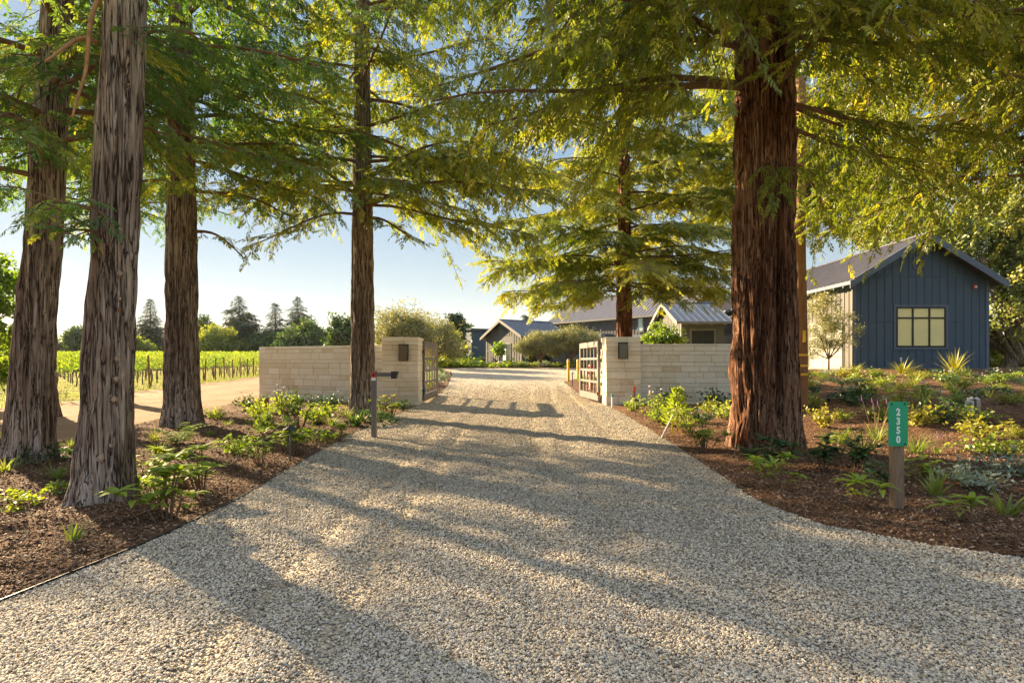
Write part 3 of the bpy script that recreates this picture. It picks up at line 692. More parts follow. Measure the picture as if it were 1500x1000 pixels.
def gable_house(name, label, cat, origin, rotz, W, L, zg, ez, rz, ove, ovg, siding, roof, trim, fascia=.26, spacing=.42, seam=.45, bands=(), skips=(), tails=True, group=None):
    t = thing(name, label, cat, (origin[0], origin[1], 0), rotz, group)
    hw = W / 2 + ove; m = (rz - ez) / hw; th = .13
    top = lambda x: rz - th - m * abs(x) - .004
    # walls with battens
    mb = MB(); prof = [(-W / 2, zg - .5), (W / 2, zg - .5), (W / 2, top(W / 2)), (0, top(0)), (-W / 2, top(-W / 2))]
    mb.prism(prof, 0, L, 'y')
    def pieces(z0, z1, lo, hi, wall, p):
        segs = [(z0, z1)]
        for (wl, a, b, c, d) in skips:
            if wl == wall and a - .03 < p < b + .03:
                segs = [q for s in segs for q in ((s[0], min(s[1], c)), (max(s[0], d), s[1])) if q[1] - q[0] > .05]
        return segs
    nb = int(W / spacing)
    for i in range(nb + 1):
        x = -W / 2 + W * i / nb; xx = min(max(x, -W / 2 + .03), W / 2 - .03)
        for y0, y1, wl in ((-.024, -.001, 'front'), (L + .001, L + .024, 'back')):
            for a, b in pieces(zg - .3, top(abs(xx) + .03) - .01, 0, 0, wl, xx): mb.box(xx - .026, xx + .026, y0, y1, a, b)
    nb = int(L / spacing)
    for i in range(nb + 1):
        y = min(max(L * i / nb, .05), L - .05)
        for x0, x1, wl in ((-W / 2 - .024, -W / 2 - .001, 'left'), (W / 2 + .001, W / 2 + .024, 'right')):
            for a, b in pieces(zg - .3, top(W / 2 + .03) - .01, 0, 0, wl, y): mb.box(x0, x1, y - .026, y + .026, a, b)
    for zb in bands:
        xr = min(W / 2, (rz - th - zb) / m - .1)
        xs = [(-xr, xr)]
        for (wl, a, b, c, d) in skips:
            if wl == 'front' and c < zb < d: xs = [(-xr, a), (b, xr)]
        for a, b in xs: mb.box(a, b, -.028, -.0015, zb - .045, zb + .045)
    mb.build('wall', M[siding], t)
    for sx in (-1, 1):     # corner boards
        mb = MB(); mb.box(min(sx * (W / 2 - .12), sx * (W / 2 + .036)), max(sx * (W / 2 - .12), sx * (W / 2 + .036)), -.036, -.0255, zg - .3, top(W / 2 + .04) - .02)
        mb.box(min(sx * (W / 2 + .0255), sx * (W / 2 + .036)), max(sx * (W / 2 + .0255), sx * (W / 2 + .036)), -.025, .12, zg - .3, top(W / 2 + .04) - .02)
        mb.build('corner_board', M[trim], t)
    for s in (-1, 1):
        mb = MB(); xin = s * .002
        mb.prism([(xin, rz), (s * hw, ez), (s * hw, ez - th), (xin, rz - th)], -ovg, L + ovg, 'y')
        n = int((L + 2 * ovg) / seam)
        for i in range(n + 1):
            y = -ovg + .02 + (L + 2 * ovg - .04) * i / n
            mb.prism([(xin + s * .06, rz - m * .06 + .002), (s * (hw - .01), ez + m * .01 + .002), (s * (hw - .01), ez + m * .01 + .042), (xin + s * .06, rz - m * .06 + .042)], y - .014, y + .014, 'y')
        mb.build('roof', M[roof], t)
        # boards along the gable edges and the eaves
        for y0, y1 in ((-ovg - .045, -ovg - .003), (L + ovg + .003, L + ovg + .045)):
            mb = MB(); mb.prism([(s * .002, rz + .03), (s * (hw + .03), ez + .03 - m * .03), (s * (hw + .03), ez - fascia - m * .03), (s * .002, rz - fascia)], y0, y1, 'y'); mb.build('barge_board', M[trim], t)
        mb = MB(); mb.box(min(s * (hw + .003), s * (hw + .03)), max(s * (hw + .003), s * (hw + .03)), -ovg, L + ovg, ez - .16, ez + .02)
        if tails:
            n = int(L / .9)
            for i in range(n + 1):
                y = .1 + (L - .2) * i / n
                mb.prism([(s * (W / 2 + .04), top(W / 2 + .04)), (s * (hw - .03), top(hw - .03)), (s * (hw - .03), top(hw - .03) - .14), (s * (W / 2 + .04), top(W / 2 + .04) - .16)], y - .045, y + .045, 'y')
        mb.build('eave_trim', M[trim], t)
    mb = MB(); mb.prism([(-.14, rz - .14 * m + .048), (0, rz + .055), (.14, rz - .14 * m + .048), (.14, rz - .14 * m + .06), (0, rz + .07), (-.14, rz - .14 * m + .06)], -ovg - .02, L + ovg + .02, 'y'); mb.build('ridge_cap', M[roof], t)
    return t

def louvre(root, loc, w, h, trim, slat):
    mb = MB(); t = .07
    mb.box(-w / 2, -w / 2 + t, -.05, -.001, 0, h); mb.box(w / 2 - t, w / 2, -.05, -.001, 0, h); mb.box(-w / 2 + t, w / 2 - t, -.05, -.001, 0, t); mb.box(-w / 2 + t, w / 2 - t, -.05, -.001, h - t, h)
    o = mb.build('gable_vent', M[trim], root, False, loc)
    mb = MB(); n = max(4, int(h / .09))
    for i in range(n):
        z = t + (h - 2 * t) * (i + .1) / n; d = (h - 2 * t) / n * .75
        mb.prism([(-.038, z), (-.004, z + d), (-.004, z + d + .012), (-.038, z + .012)], -w / 2 + t, w / 2 - t, 'x')
    mb.build('louvre_slat', M[slat], o)

# A: the blue-grey gabled building on the rise
zgA = gh(21.5, 30) - .02
wx0, wx1 = at(1312, 30) - 21.55, at(1385, 30) - 21.55; wz0, wz1 = zt(508.5, 30), zt(449.5, 30)
sk = [('front', wx0 - .12, wx1 + .12, wz0 - .12, wz1 + .12), ('front', -.46, .06, zt(396, 30) - .02, zt(375, 30) + .02)]
dz = 2.55
doors = [(1.0, 4.2), (6.0, 9.2), (11.0, 14.2), (15.6, 19.0)]
for a_, b_ in doors: sk.append(('left', a_ - .1, b_ + .1, zgA - .4, zgA + dz + .15))
sk.append(('left', 17.5, 18.3, 4.3, 5.5))
A = gable_house('gabled_barn', 'blue-grey board-and-batten building whose gable end has a three-column window with pale panes', 'house', (21.55, 30), 0, 7.1, 22.6, zgA, 5.68, 8.2, .52, .62, 'siding_blue', 'roof', 'trim_blue', .34, .41, .42, bands=(zt(403.5, 30), zt(469.5, 30)), skips=sk)
for o in A.children:
    pass
window(A, ((wx0 + wx1) / 2, 0, wz0), 0, wx1 - wx0, wz1 - wz0, 3, (2.9, 1), 'blind', 'frame', 'trim_blue', bar=.085)
louvre(A, (-.2, 0, zt(394, 30)), .40, .62, 'trim_blue', 'siding_blue')
for a_, b_ in doors:
    w = b_ - a_; mb = MB()
    for k in range(4): mb.box(-w / 2, w / 2, -.035, -.001, zgA + .02 + k * dz / 4, zgA + (k + 1) * dz / 4 - .006, .008)
    d = mb.build('garage_door', M['garage'], A, False, (-3.55, (a_ + b_) / 2, 0), -math.pi / 2)
    mb = MB(); t_ = .13; mb.box(-w / 2 - t_, -w / 2 - .003, -.05, -.002, zgA, zgA + dz + t_); mb.box(w / 2 + .003, w / 2 + t_, -.05, -.002, zgA, zgA + dz + t_); mb.box(-w / 2 - .002, w / 2 + .002, -.048, -.002, zgA + dz + .003, zgA + dz + t_); mb.build('door_frame', M['trim'], d)
window(A, (-3.55, 17.9, 4.4), -math.pi / 2, .65, 1.0, 1, (1,), 'glass', 'frame', 'trim')
mb = MB(); mb.box(-3.75, -3.57, -.5, 23.0, zgA - .5, zgA + .05); mb.box(-3.569, 3.75, -.5, -.04, zgA - .5, zgA + .06); mb.build('foundation', M['trim'], A)
x = at(1427, 30) - 21.55; z = zt(420, 30)
mb = MB(); mb.box(x - .11, x + .11, -.08, -.03, z - .10, z + .10, .02); al = mb.build('alarm_strobe', M['red'], A)
mb = MB(); mb.tube([(x + .02, -.081, z - .02), (x + .02, -.14, z - .04)], [.07, .04], 12); mb.build('strobe_lens', M['white'], al)
x = at(1319, 30) - 21.55; z = zt(526, 30)
mb = MB(); mb.box(x - .06, x + .06, -.05, -.0255, z - .1, z + .1, .01); mb.tube([(x, -.05, z), (x, -.1, z - .01), (x, -.11, z - .06)], .018, 8); mb.build('wall_faucet', M['pvc'], A)
mb = MB(); mb.tube([(-3.64, -.10, 5.35), (-3.64, -.10, 5.2), (-3.63, -.09, zgA + .1)], .045, 8); mb.build('downspout', M['trim'], A, True)

# boards over its long side wall, with the warm sunlight put into their colour
mb = MB(); mb.box(-3.5765, -3.5745, .13, 22.5, zgA - .3, 5.28)
yy = .35
while yy < 22.3:
    if not any(a_ - .14 < yy < b_ + .14 for a_, b_ in doors): mb.box(-3.605, -3.577, yy - .026, yy + .026, zgA - .3, 5.26)
    else: mb.box(-3.605, -3.577, yy - .026, yy + .026, zgA + dz + .2, 5.26)
    yy += .41
cut = mb
for o in list(A.children):
    if o.name.startswith('garage_door') or (o.name.startswith('window') and abs(o.rotation_euler.z) > 1): o.location.x -= .03
cut.build('side_wall_boards', M['siding_sunlit'], A)

# B: the gable in front of it
zgB = gh(12.6, 46.7)
B = gable_house('garage_wing', 'small gabled wing with sunlit gable end and dark blue seamed roof above the limestone wall', 'house', (12.75, 46.75), -math.pi / 2, 7.9, 3.2, zgB, 4.49, 6.35, .62, .5, 'siding_grey', 'roof_blue', 'trim', .30, .42, .5, skips=[('right', .65, 2.55, zgB - .4, 3.9), ('front', 2.3, 3.5, zgB - .4, 3.7)])
window(B, (3.95, 1.6, zgB + .1), math.pi / 2, 1.7, 2.6, 2, (1,), 'shade_pane', 'frame', 'trim', 'porch_opening')  # flat dark pane paints the shade inside the porch opening
window(B, (2.9, 0, zgB + .1), 0, 1.0, 2.4, 1, (1,), 'shade_pane', 'frame', 'trim', 'porch_opening')
window(B, (-1.2, 0, zgB + .9), 0, .8, 1.4, 1, (1,), 'glass', 'frame', 'trim')

# C: the big barn behind
u = (.615, -.79); P0 = (4.6, 75.4); rC = math.atan2(-.615, -.79)
half = 4.6 + .3
cx, cy = P0[0] + .79 * half + u[0] * .6, P0[1] + .615 * half + u[1] * .6
ezC, rzC = 6.55, 10.0
C = gable_house('big_barn', 'large barn with long purple-grey seamed roof rising behind the redwood by the wall', 'house', (cx, cy), rC, 8.6, 20.5, 1.25, ezC, rzC, .6, .7, 'siding_grey', 'roof', 'trim', .3, .45, .52, tails=True)
def along(px):
    k = (px - CX) / F; wxp, wyp = cx - .79 * 4.3, cy - .615 * 4.3
    return (k * wyp - wxp) / (u[0] - k * u[1])
s0, s1 = along(838), along(899)
mb = MB(); mb.box(4.36, 6.4, s0, s1, 4.25, 4.75, .01); po = mb.build('porch_roof', M['trim_blue'], C)
mb = MB(); mb.box(6.402, 6.45, s0 + .1, s1, 4.06, 4.30); mb.build('fascia', M['cedar'], po)
window(C, (4.36, (along(868) + s1) / 2, 2.3), math.pi / 2, s1 - along(868) - .2, 1.75, 5, (1,), 'glass_pale', 'frame', 'trim')
window(C, (4.36, along(939), 4.9), math.pi / 2, .75, 1.5, 1, (1,), 'glass_pale', 'frame', 'trim')
s2, s3 = along(922), along(962)
mb = MB(); mb.box(4.36, 6.6, s2, s3, 4.0, 4.4, .01); mb.build('porch_roof', M['trim_blue'], C)
for px in (845, 862):
    mb = MB(); mb.box(6.2, 6.34, along(px), along(px) + .14, 1.1, 4.24); mb.build('porch_post', M['trim_blue'], C)

# D: the small house at the end of the court
nD = (.83, .557); rD = math.atan2(-nD[0], nD[1]); zgD = 1.2
D = gable_house('guest_house', 'small grey gabled house closing the gravel court, one window under its vent', 'house', (-1.24 + .4 * .83, 58.2 + .4 * .557), rD, 6.6, 5.6, zgD, 4.05, 5.8, .55, .45, 'siding_grey', 'roof_blue', 'trim', .26, .42, .5, bands=(zt(513, 58) + .0,), skips=[('front', -1.2, 1.75, 1.2, 4.1), ('front', -.35, .35, 4.4, 5.3)], tails=True)
window(D, (.28, 0, zgD + .35), 0, 2.1, 1.75, 3, (1,), 'glass', 'frame', 'trim')
mb = MB(); mb.box(.02, .64, -.04, -.0225, zgD + .48, zgD + 1.6); mb.build('roller_blind', M['white'], D)
louvre(D, (0, 0, 4.6), .45, .6, 'trim', 'siding_grey')
t = thing('flat_annex', 'dark flat-roofed annex behind the small grey gabled house', 'house', (at(703, 72), 73.5, 0), rD)
mb = MB(); mb.box(-2.2, 1.1, -2, 5, .8, 5.45); mb.build('wall', M['siding_blue'], t); mb = MB(); mb.box(-2.4, 1.3, -2.2, 5.2, 5.453, 5.7, .02); mb.build('roof', M['roof_blue'], t)
t = thing('dark_wing', 'long dark low wing behind the two olive trees of the court', 'house', (at(815, 66), 66.5, 0), math.radians(-4))
mb = MB(); mb.box(-4.2, 6.5, -.5, 6, .8, 4.0)
for k in range(26): mb.box(-4.1 + k * .42, -4.05 + k * .42, -.524, -.501, .8, 3.98)
mb.build('wall', M['siding_blue'], t)
mb = MB(); mb.box(-4.5, 6.8, -.8, 6.3, 4.003, 4.3, .02); mb.build('roof', M['roof_blue'], t)
for x in (-1.5, 2.2): window(t, (x, -.5, 1.25), 0, 1.2, 2.1, 1, (1,), 'glass', 'frame', 'trim_blue', 'door')
# ------------------------------------------------------------------ redwoods
def trunk_mb(mb, H, r0, lean, seed, zfine, flare=.35, ridges=1.0, cleft=None, seg=None, taper=.72, lobes=.05, nub=None):
    """a furrowed trunk: ridges and furrows are modelled, following a slow twist"""
    seg = seg or int(np.clip(2 * math.pi * r0 / .016, 60, 240))
    z = np.concatenate([np.arange(-.25, zfine, .036), np.arange(zfine, H, .4), [H]])
    th = np.arange(seg) * 2 * math.pi / seg
    Z, T = np.meshgrid(z, th, indexing='ij')
    base = r0 * (1 - taper * np.clip(Z / H, 0, 1) ** .9)
    fl = np.exp(-np.clip(Z, 0, None) / .42)
    base = base * (1 + fl * flare * (1 + .45 * vnoise(np.cos(T) * 2.2, np.sin(T) * 2.2, seed, seed) + .3 * np.sin(T * 7 + seed)))
    base = base * (1 + lobes * np.sin(T * 3 + seed + Z * .12) + lobes * .6 * np.sin(T * 5 + seed * 2 - Z * .1) + .03 * vnoise(np.cos(T) * 1.5, np.sin(T) * 1.5, Z * .7, seed + 3))
    if cleft:
        for tc, wd, dp in cleft:
            d = np.angle(np.exp(1j * (T - tc - .02 * Z))); base = base - dp * np.exp(-(d / wd) ** 2) * sstep(.0, 1.2, Z)
    tw = T + .06 * Z + .10 * vnoise(np.cos(T) * 2, np.sin(T) * 2, Z * .9, seed + 5)
    cx, cy = np.cos(tw) * r0, np.sin(tw) * r0
    n1 = vnoise(cx * 9, cy * 9, Z * .55, seed + 11); n2 = vnoise(cx * 17, cy * 17, Z * 1.3, seed + 12); n3 = vnoise(cx * 34, cy * 34, Z * 5, seed + 13)
    f1 = np.clip(np.abs(n1) * 2.6, 0, 1) ** .7; f2 = np.clip(np.abs(n2) * 2.6, 0, 1) ** .7      # narrow furrows between broad flat ridges
    rid = f1 * .062 + f2 * .028 + n3 * .010 + vnoise(cx * 7, cy * 7, Z * 4.2, seed + 14) * .012
    amp = ridges * np.clip(r0 * (1 - taper * Z / H) / .35, .25, 1.15)
    R = base + rid * amp - .058
    lx, ly = lean
    X = np.cos(T) * R + lx * Z + .0; Y = np.sin(T) * R + ly * Z
    V = np.stack([X, Y, Z], -1).reshape(-1, 3)
    nz = len(z); i = np.arange(nz - 1)[:, None] * seg; j = np.arange(seg)[None, :]; k = (j + 1) % seg
    mb.add(V, np.stack([i + j, i + k, i + seg + k, i + seg + j], -1).reshape(-1, 4))

def spray_shape(seed, npair=6, blade=.34, w=.115, droop=.22):
    """a flat redwood spray, one unit long: a row of narrow side sprigs either side of a drooping stem"""
    r = np.random.RandomState(seed); V = []; Q = []
    def leaf(p, d, l, w, nrm):
        d = d / np.linalg.norm(d); s = np.cross(nrm, d); s /= np.linalg.norm(s) + 1e-9
        a = p + d * l * .42 + s * w * .5; b = p + d * l; c = p + d * l * .42 - s * w * .5
        b = b + np.array([0, 0, -.10 * l])
        k = len(V); V.extend([p, a, b, c]); Q.append((k, k + 1, k + 2, k + 3))
    for i in range(npair):
        t = .08 + .84 * (i + .5) / npair
        p = np.array([t, 0, -droop * t * t])
        for sgn in (-1, 1):
            ang = math.radians(48 - 14 * t + r.randn() * 7) * sgn
            l = blade * (1.15 - .55 * t) * (.75 + .5 * r.rand())
            d = np.array([math.cos(ang), math.sin(ang), -.25 + r.randn() * .18])
            leaf(p + np.array([r.randn() * .02, 0, 0]), d, l, w * (.8 + .4 * r.rand()), np.array([0, r.randn() * .35, 1.]))
    leaf(np.array([.9, 0, -droop * .81]), np.array([1, r.randn() * .1, -.4]), blade * .8, w, np.array([0, 0, 1.]))
    return np.array(V), np.array(Q)
SPRAYS = [spray_shape(s) for s in range(6)]
SPRAYS_FAR = [spray_shape(s, 3, .42, .17) for s in range(4)]

def place_shapes(shapes, pos, ex, ez, size, var, r):
    """copies of the leaf shapes as one vertex array"""
    ex = ex / (np.linalg.norm(ex, axis=1)[:, None] + 1e-9)
    ey = np.cross(ez, ex); ey /= np.linalg.norm(ey, axis=1)[:, None] + 1e-9
    ez = np.cross(ex, ey); pick = r.randint(0, len(shapes), len(pos))
    Vs = []; Qs = []; vr = []; off = 0
    for k, (V, Q) in enumerate(shapes):
        m = pick == k; c = int(m.sum())
        if not c: continue
        W = pos[m][:, None, :] + size[m][:, None, None] * (V[None, :, 0:1] * ex[m][:, None, :] + V[None, :, 1:2] * ey[m][:, None, :] + V[None, :, 2:3] * ez[m][:, None, :])
        Vs.append(W.reshape(-1, 3)); Qs.append((Q[None] + (np.arange(c) * len(V))[:, None, None] + off).reshape(-1, Q.shape[1]))
        vr.append(np.repeat(var[m], len(V))); off += c * len(V)
    return np.concatenate(Vs), np.concatenate(Qs), np.concatenate(vr)

def bough(mb, acc, r, p0, az, L, rise, droop, br, dens=1.0, ss=.42, wide=.42, bare=.12, hang=.35, curve=0.0):
    """one bough: stem, side twigs in a drooping plane, sprays along the twigs"""
    n = 9; t = np.linspace(0, 1, n); tone = r.normal(.42, .17)
    a = az + curve * t; dx = np.cumsum(np.concatenate([[0], np.cos(a[1:]) / (n - 1)])); dy = np.cumsum(np.concatenate([[0], np.sin(a[1:]) / (n - 1)]))
    wob = .05 * L * np.sin(t * 6 + r.rand() * 6)
    P = np.stack([p0[0] + L * dx, p0[1] + L * dy, p0[2] + rise * L * t - droop * L * t * t + wob * .5], -1)
    mb.tube(P, br * (1 - .85 * t) + .006, 6, False)
    ns = max(4, int(L / .165 * min(dens, 1.3)))
    for _ in range(int(L > 2.2) * r.randint(0, 3)):       # bare dead twigs hanging out of the bough
        tt = r.uniform(.2, .8); q = np.array([np.interp(tt, t, P[:, k]) for k in range(3)]); l3 = r.uniform(.4, 1.1); a3 = az + r.uniform(-1.4, 1.4); u = np.linspace(0, 1, 6)
        mb.tube(np.stack([q[0] + math.cos(a3) * l3 * .55 * u, q[1] + math.sin(a3) * l3 * .55 * u, q[2] + .1 * l3 * u - l3 * u ** 2 + .04 * np.sin(u * 9 + a3)], -1), .0075 * (1 - .6 * u), 4, False)
    for i in range(ns):
        tt = bare + (1 - bare) * (i + r.rand()) / ns
        q = np.array([np.interp(tt, t, P[:, k]) for k in range(3)])
        sg = 1 if i % 2 else -1
        aa = az + curve * tt + sg * math.radians(r.uniform(35, 70))
        l2 = wide * L * (1 - .62 * tt) * r.uniform(.55, 1.1) * min(1, .35 + tt * 2.2)
        l2 = min(l2, 2.0) + .12
        m = 5; u = np.linspace(0, 1, m)
        dirh = np.array([math.cos(aa), math.sin(aa)])
        hg = hang * r.uniform(.2, 2.0); dz = r.uniform(-.3, .25) - hg * .5
        Q = np.stack([q[0] + dirh[0] * l2 * u, q[1] + dirh[1] * l2 * u, q[2] + dz * l2 * u - hg * .7 * l2 * u * u], -1)
        mb.tube(Q, .009 * (1 - .7 * u) + .002, 3, False)
        c = max(2, int(l2 / .08 * dens))
        uu = (np.arange(c) + r.rand(c)) / c
        pos = np.stack([np.interp(uu, u, Q[:, k]) for k in range(3)], -1)
        sgn = np.where(np.arange(c) % 2 == 0, 1, -1)
        da = aa + sgn * np.radians(r.uniform(10, 65, c))
        ex = np.stack([np.cos(da), np.sin(da), -hg * r.uniform(.3, 2.0, c)], -1)
        ez = np.stack([r.randn(c) * .35, r.randn(c) * .35, np.ones(c)], -1)
        sz = ss * r.uniform(.6, 1.15, c) * (1 - .25 * uu)
        acc.append((pos, ex, ez, sz, np.clip(tone + r.normal(0, .13) + r.randn(c) * .16 + .25 * (uu - .5), 0, 1)))

def redwood(name, label, base, H, r0, lean, seed, mats, zb, rad, nb, zf, ss=.42, custom=(), group=None, az_skip=None, hang=.35, dens=1.0, droop=.16, rise=.10, trunk_kw=None, sides=None):
    x, y = base; zg = gh(x, y); r = np.random.RandomState(seed)
    t = thing(name, label, 'tree', (x, y, zg), 0, group)
    mb = MB(); trunk_mb(mb, H, r0, lean, seed, min(zf, H * .7), **(trunk_kw or {}))
    mb.m = 1; acc = []; accf = []
    for i in range(nb):
        f = (i + .5) / nb; z = zb + (H - 1.2 - zb) * f ** 1.15
        far = z > zf + .8
        if far and (i % 4 or z > H - 3): continue
        az = i * 2.399 + seed + r.uniform(-.3, .3)
        if az_skip and az_skip(math.atan2(math.sin(az), math.cos(az)), z): continue
        L = rad * (1 - ((z - zb) / (H - zb)) ** 1.3 * .85) * r.uniform(.72, 1.12)
        rr = r0 * (1 - .72 * z / H) * .7
        p0 = (lean[0] * z + rr * math.cos(az), lean[1] * z + rr * math.sin(az), z)
        if far: bough(mb, accf, r, p0, az, L, rise, droop, .06, .42, ss * 2.1, hang=hang)
        else: bough(mb, acc, r, p0, az, L, rise + r.uniform(-.08, .06), droop, .03 + .003 * L, dens, ss, hang=hang, curve=r.uniform(-.25, .25))
    for c in custom:
        z, az, L = c['z'], c['az'], c['L']
        rr = r0 * (1 - .72 * z / H) * c.get('r', .8)
        bough(mb, acc, r, (lean[0] * z + rr * math.cos(az) , lean[1] * z + rr * math.sin(az), z), az, L, c.get('rise', .05), c.get('droop', .2), c.get('br', .038), c.get('dens', dens), c.get('ss', ss), c.get('wide', .42), c.get('bare', .12), c.get('hang', hang), c.get('curve', 0))
    mb.build('trunk', [mats[0], M['twig']], t, True)
    Vs = []; Qs = []; vr = []; off = 0
    for A_, shp in ((acc, SPRAYS), (accf, SPRAYS_FAR)):
        if not A_: continue
        pos, ex, ez, sz, va = (np.concatenate([q[k] for q in A_]) for k in range(5))
        V, Q, v_ = place_shapes(shp, pos, ex, ez, sz, va, r)
        Vs.append(V); Qs.append(Q + off); vr.append(v_); off += len(V)
    link('crown', fast_mesh('crown', np.concatenate(Vs), np.concatenate(Qs), mats[1], np.concatenate(vr)), t)
    return t

RAD = math.radians
RED, GREY, FIR, DARK = M['bark_red'], M['bark_grey'], M['fir'], M['fir_dark']
# T1: pale leaning trunk at the very left
X, Y, _ = gp(46, 678)
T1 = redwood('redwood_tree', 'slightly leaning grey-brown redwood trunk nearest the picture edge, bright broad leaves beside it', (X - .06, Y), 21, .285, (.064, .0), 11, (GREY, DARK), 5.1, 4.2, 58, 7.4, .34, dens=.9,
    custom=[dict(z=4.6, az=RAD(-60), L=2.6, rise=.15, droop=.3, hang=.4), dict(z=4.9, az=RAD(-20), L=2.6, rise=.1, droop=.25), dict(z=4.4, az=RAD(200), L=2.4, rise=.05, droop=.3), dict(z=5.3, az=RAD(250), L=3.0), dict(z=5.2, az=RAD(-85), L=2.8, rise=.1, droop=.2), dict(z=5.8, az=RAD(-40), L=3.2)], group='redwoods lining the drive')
# T2: the nearest trunk, with sawn branch stubs
X, Y, _ = gp(149, 738)
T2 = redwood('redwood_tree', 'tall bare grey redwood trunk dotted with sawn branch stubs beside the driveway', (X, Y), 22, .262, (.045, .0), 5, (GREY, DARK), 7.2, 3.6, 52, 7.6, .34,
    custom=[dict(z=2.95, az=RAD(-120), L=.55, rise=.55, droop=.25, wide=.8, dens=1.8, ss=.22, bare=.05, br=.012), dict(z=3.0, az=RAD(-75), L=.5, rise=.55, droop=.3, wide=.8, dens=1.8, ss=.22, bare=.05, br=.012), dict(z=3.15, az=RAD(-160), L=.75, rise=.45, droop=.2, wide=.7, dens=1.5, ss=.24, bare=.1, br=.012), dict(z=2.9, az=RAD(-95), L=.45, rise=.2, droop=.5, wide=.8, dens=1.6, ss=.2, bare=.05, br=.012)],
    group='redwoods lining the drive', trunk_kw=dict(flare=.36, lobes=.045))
def on_trunk(u, v, Yt, zg): return at(u, Yt), zt(v, Yt) - zg
bx, by, bz = T2.location
for k, (u, v, s) in enumerate(((167, 397, .034), (167, 435, .028), (166, 451, .033), (170, 525, .034), (169, 556, .036), (152, 586, .042), (131, 609, .022), (141, 672, .05), (150, 655, .035), (172, 114, .03), (147, 105, .03))):
    yt = by - .30; x, z = on_trunk(u, v, yt, bz); dxx = x - bx - .045 * z
    rr = .262 * (1 - .72 * (z / 22) ** .9) * (1 + .36 * math.exp(-z / .42)) - .012; sx = max(-.8, min(.8, dxx / rr)); an = math.asin(sx)
    n = np.array([math.sin(an), -math.cos(an), .12]); p = np.array([.045 * z + rr * math.sin(an), -rr * math.cos(an), z])
    mb = MB(); mb.tube([p - n * .06, p - n * .005, p + n * .008, p + n * .016], [s * 1.3, s * 1.2, s * 1.0, s * .85], 14); st = mb.build('branch_stub', GREY, T2, True)
    mb = MB(); mb.tube([p + n * .0165, p + n * .019], [s * .66, s * .6], 14); mb.build('sawn_end', M['cutwood'] if k not in (2, 9) else M['rust'], st, True)
for P in ([(142, 62, -.1), (120, 54, -.25), (98, 66, -.4), (82, 80, -.5), (66, 90, -.6)], [(150, -10, -.1), (133, 20, -.25), (130, 60, -.3), (126, 110, -.35), (114, 140, -.4), (106, 172, -.45)]):
    Q = []
    for u, v, d in P: yt = by + d; Q.append((at(u, yt) - bx, d, zt(v, yt) - bz))
    Q = np.array(Q); tt = np.linspace(0, 1, 24); Q = np.stack([np.interp(tt, np.linspace(0, 1, len(Q)), Q[:, k]) for k in range(3)], -1)
    for _ in range(6): Q[1:-1] = (Q[:-2] + 2 * Q[1:-1] + Q[2:]) / 4
    mb = MB(); mb.tube(Q, .024 * (1 - .72 * tt) + .003, 8); mb.build('dead_branch', M['deadwood'], T2, True)
# T3
X, Y, _ = gp(268, 626)
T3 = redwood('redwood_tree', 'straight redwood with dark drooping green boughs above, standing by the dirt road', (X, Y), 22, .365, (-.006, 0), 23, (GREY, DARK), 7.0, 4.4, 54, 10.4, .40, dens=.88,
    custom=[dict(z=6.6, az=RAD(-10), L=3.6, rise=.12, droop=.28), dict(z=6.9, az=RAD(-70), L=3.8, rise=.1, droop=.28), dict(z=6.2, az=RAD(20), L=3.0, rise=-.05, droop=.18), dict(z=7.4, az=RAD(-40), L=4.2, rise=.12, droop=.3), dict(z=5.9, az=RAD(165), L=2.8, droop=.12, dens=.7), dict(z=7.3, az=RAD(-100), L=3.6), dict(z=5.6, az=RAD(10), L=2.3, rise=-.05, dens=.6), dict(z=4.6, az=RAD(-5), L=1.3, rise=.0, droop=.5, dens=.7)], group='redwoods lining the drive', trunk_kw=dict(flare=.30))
# T4
X, Y, _ = gp(531, 608)
T4 = redwood('redwood_tree', 'slender redwood in front of the limestone wall, right behind the intercom post', (X, Y), 23, .345, (-.002, 0), 31, (GREY, FIR), 6.0, 5.0, 70, 13.2, .42, dens=.9, az_skip=lambda a, z: z < 8.0 and RAD(80) < a < RAD(200),
    custom=[dict(z=5.75, az=RAD(185), L=2.9, rise=.0, droop=.34), dict(z=5.9, az=RAD(-8), L=4.9, rise=.0, droop=.22, bare=.22), dict(z=6.4, az=RAD(215), L=3.4, rise=.08, droop=.25), dict(z=5.6, az=RAD(-35), L=1.9, rise=-.1, droop=.35), dict(z=6.3, az=RAD(-60), L=3.5, rise=.05, droop=.2), dict(z=6.8, az=RAD(160), L=4.0, rise=.12, droop=.24), dict(z=7.4, az=RAD(5), L=5.4, rise=.15, droop=.22), dict(z=7.0, az=RAD(-25), L=5.2, rise=.1, droop=.2)], group='redwoods lining the drive', trunk_kw=dict(flare=.22))
# T5
t5y = 24.2
T5 = redwood('redwood_tree', 'reddish redwood trunk rising behind the limestone pillar with the two stakes, wide yellow-green crown', (at(915, t5y), t5y), 24, .36, (-.002, 0), 44, (RED, FIR), 5.0, 5.4, 88, 17.2, .46,
    custom=[dict(z=4.6, az=RAD(190), L=5.0, rise=.06, droop=.14), dict(z=4.9, az=RAD(225), L=4.6, rise=.04, droop=.18), dict(z=4.7, az=RAD(-20), L=4.6, rise=.02, droop=.14), dict(z=4.4, az=RAD(170), L=3.6, rise=-.04, droop=.12), dict(z=4.5, az=RAD(-70), L=3.0, rise=.0, droop=.2), dict(z=5.4, az=RAD(-40), L=5, rise=.05, droop=.18), dict(z=5.6, az=RAD(200), L=5.6, rise=.08, droop=.2)], group='redwoods lining the drive', trunk_kw=dict(flare=.2))
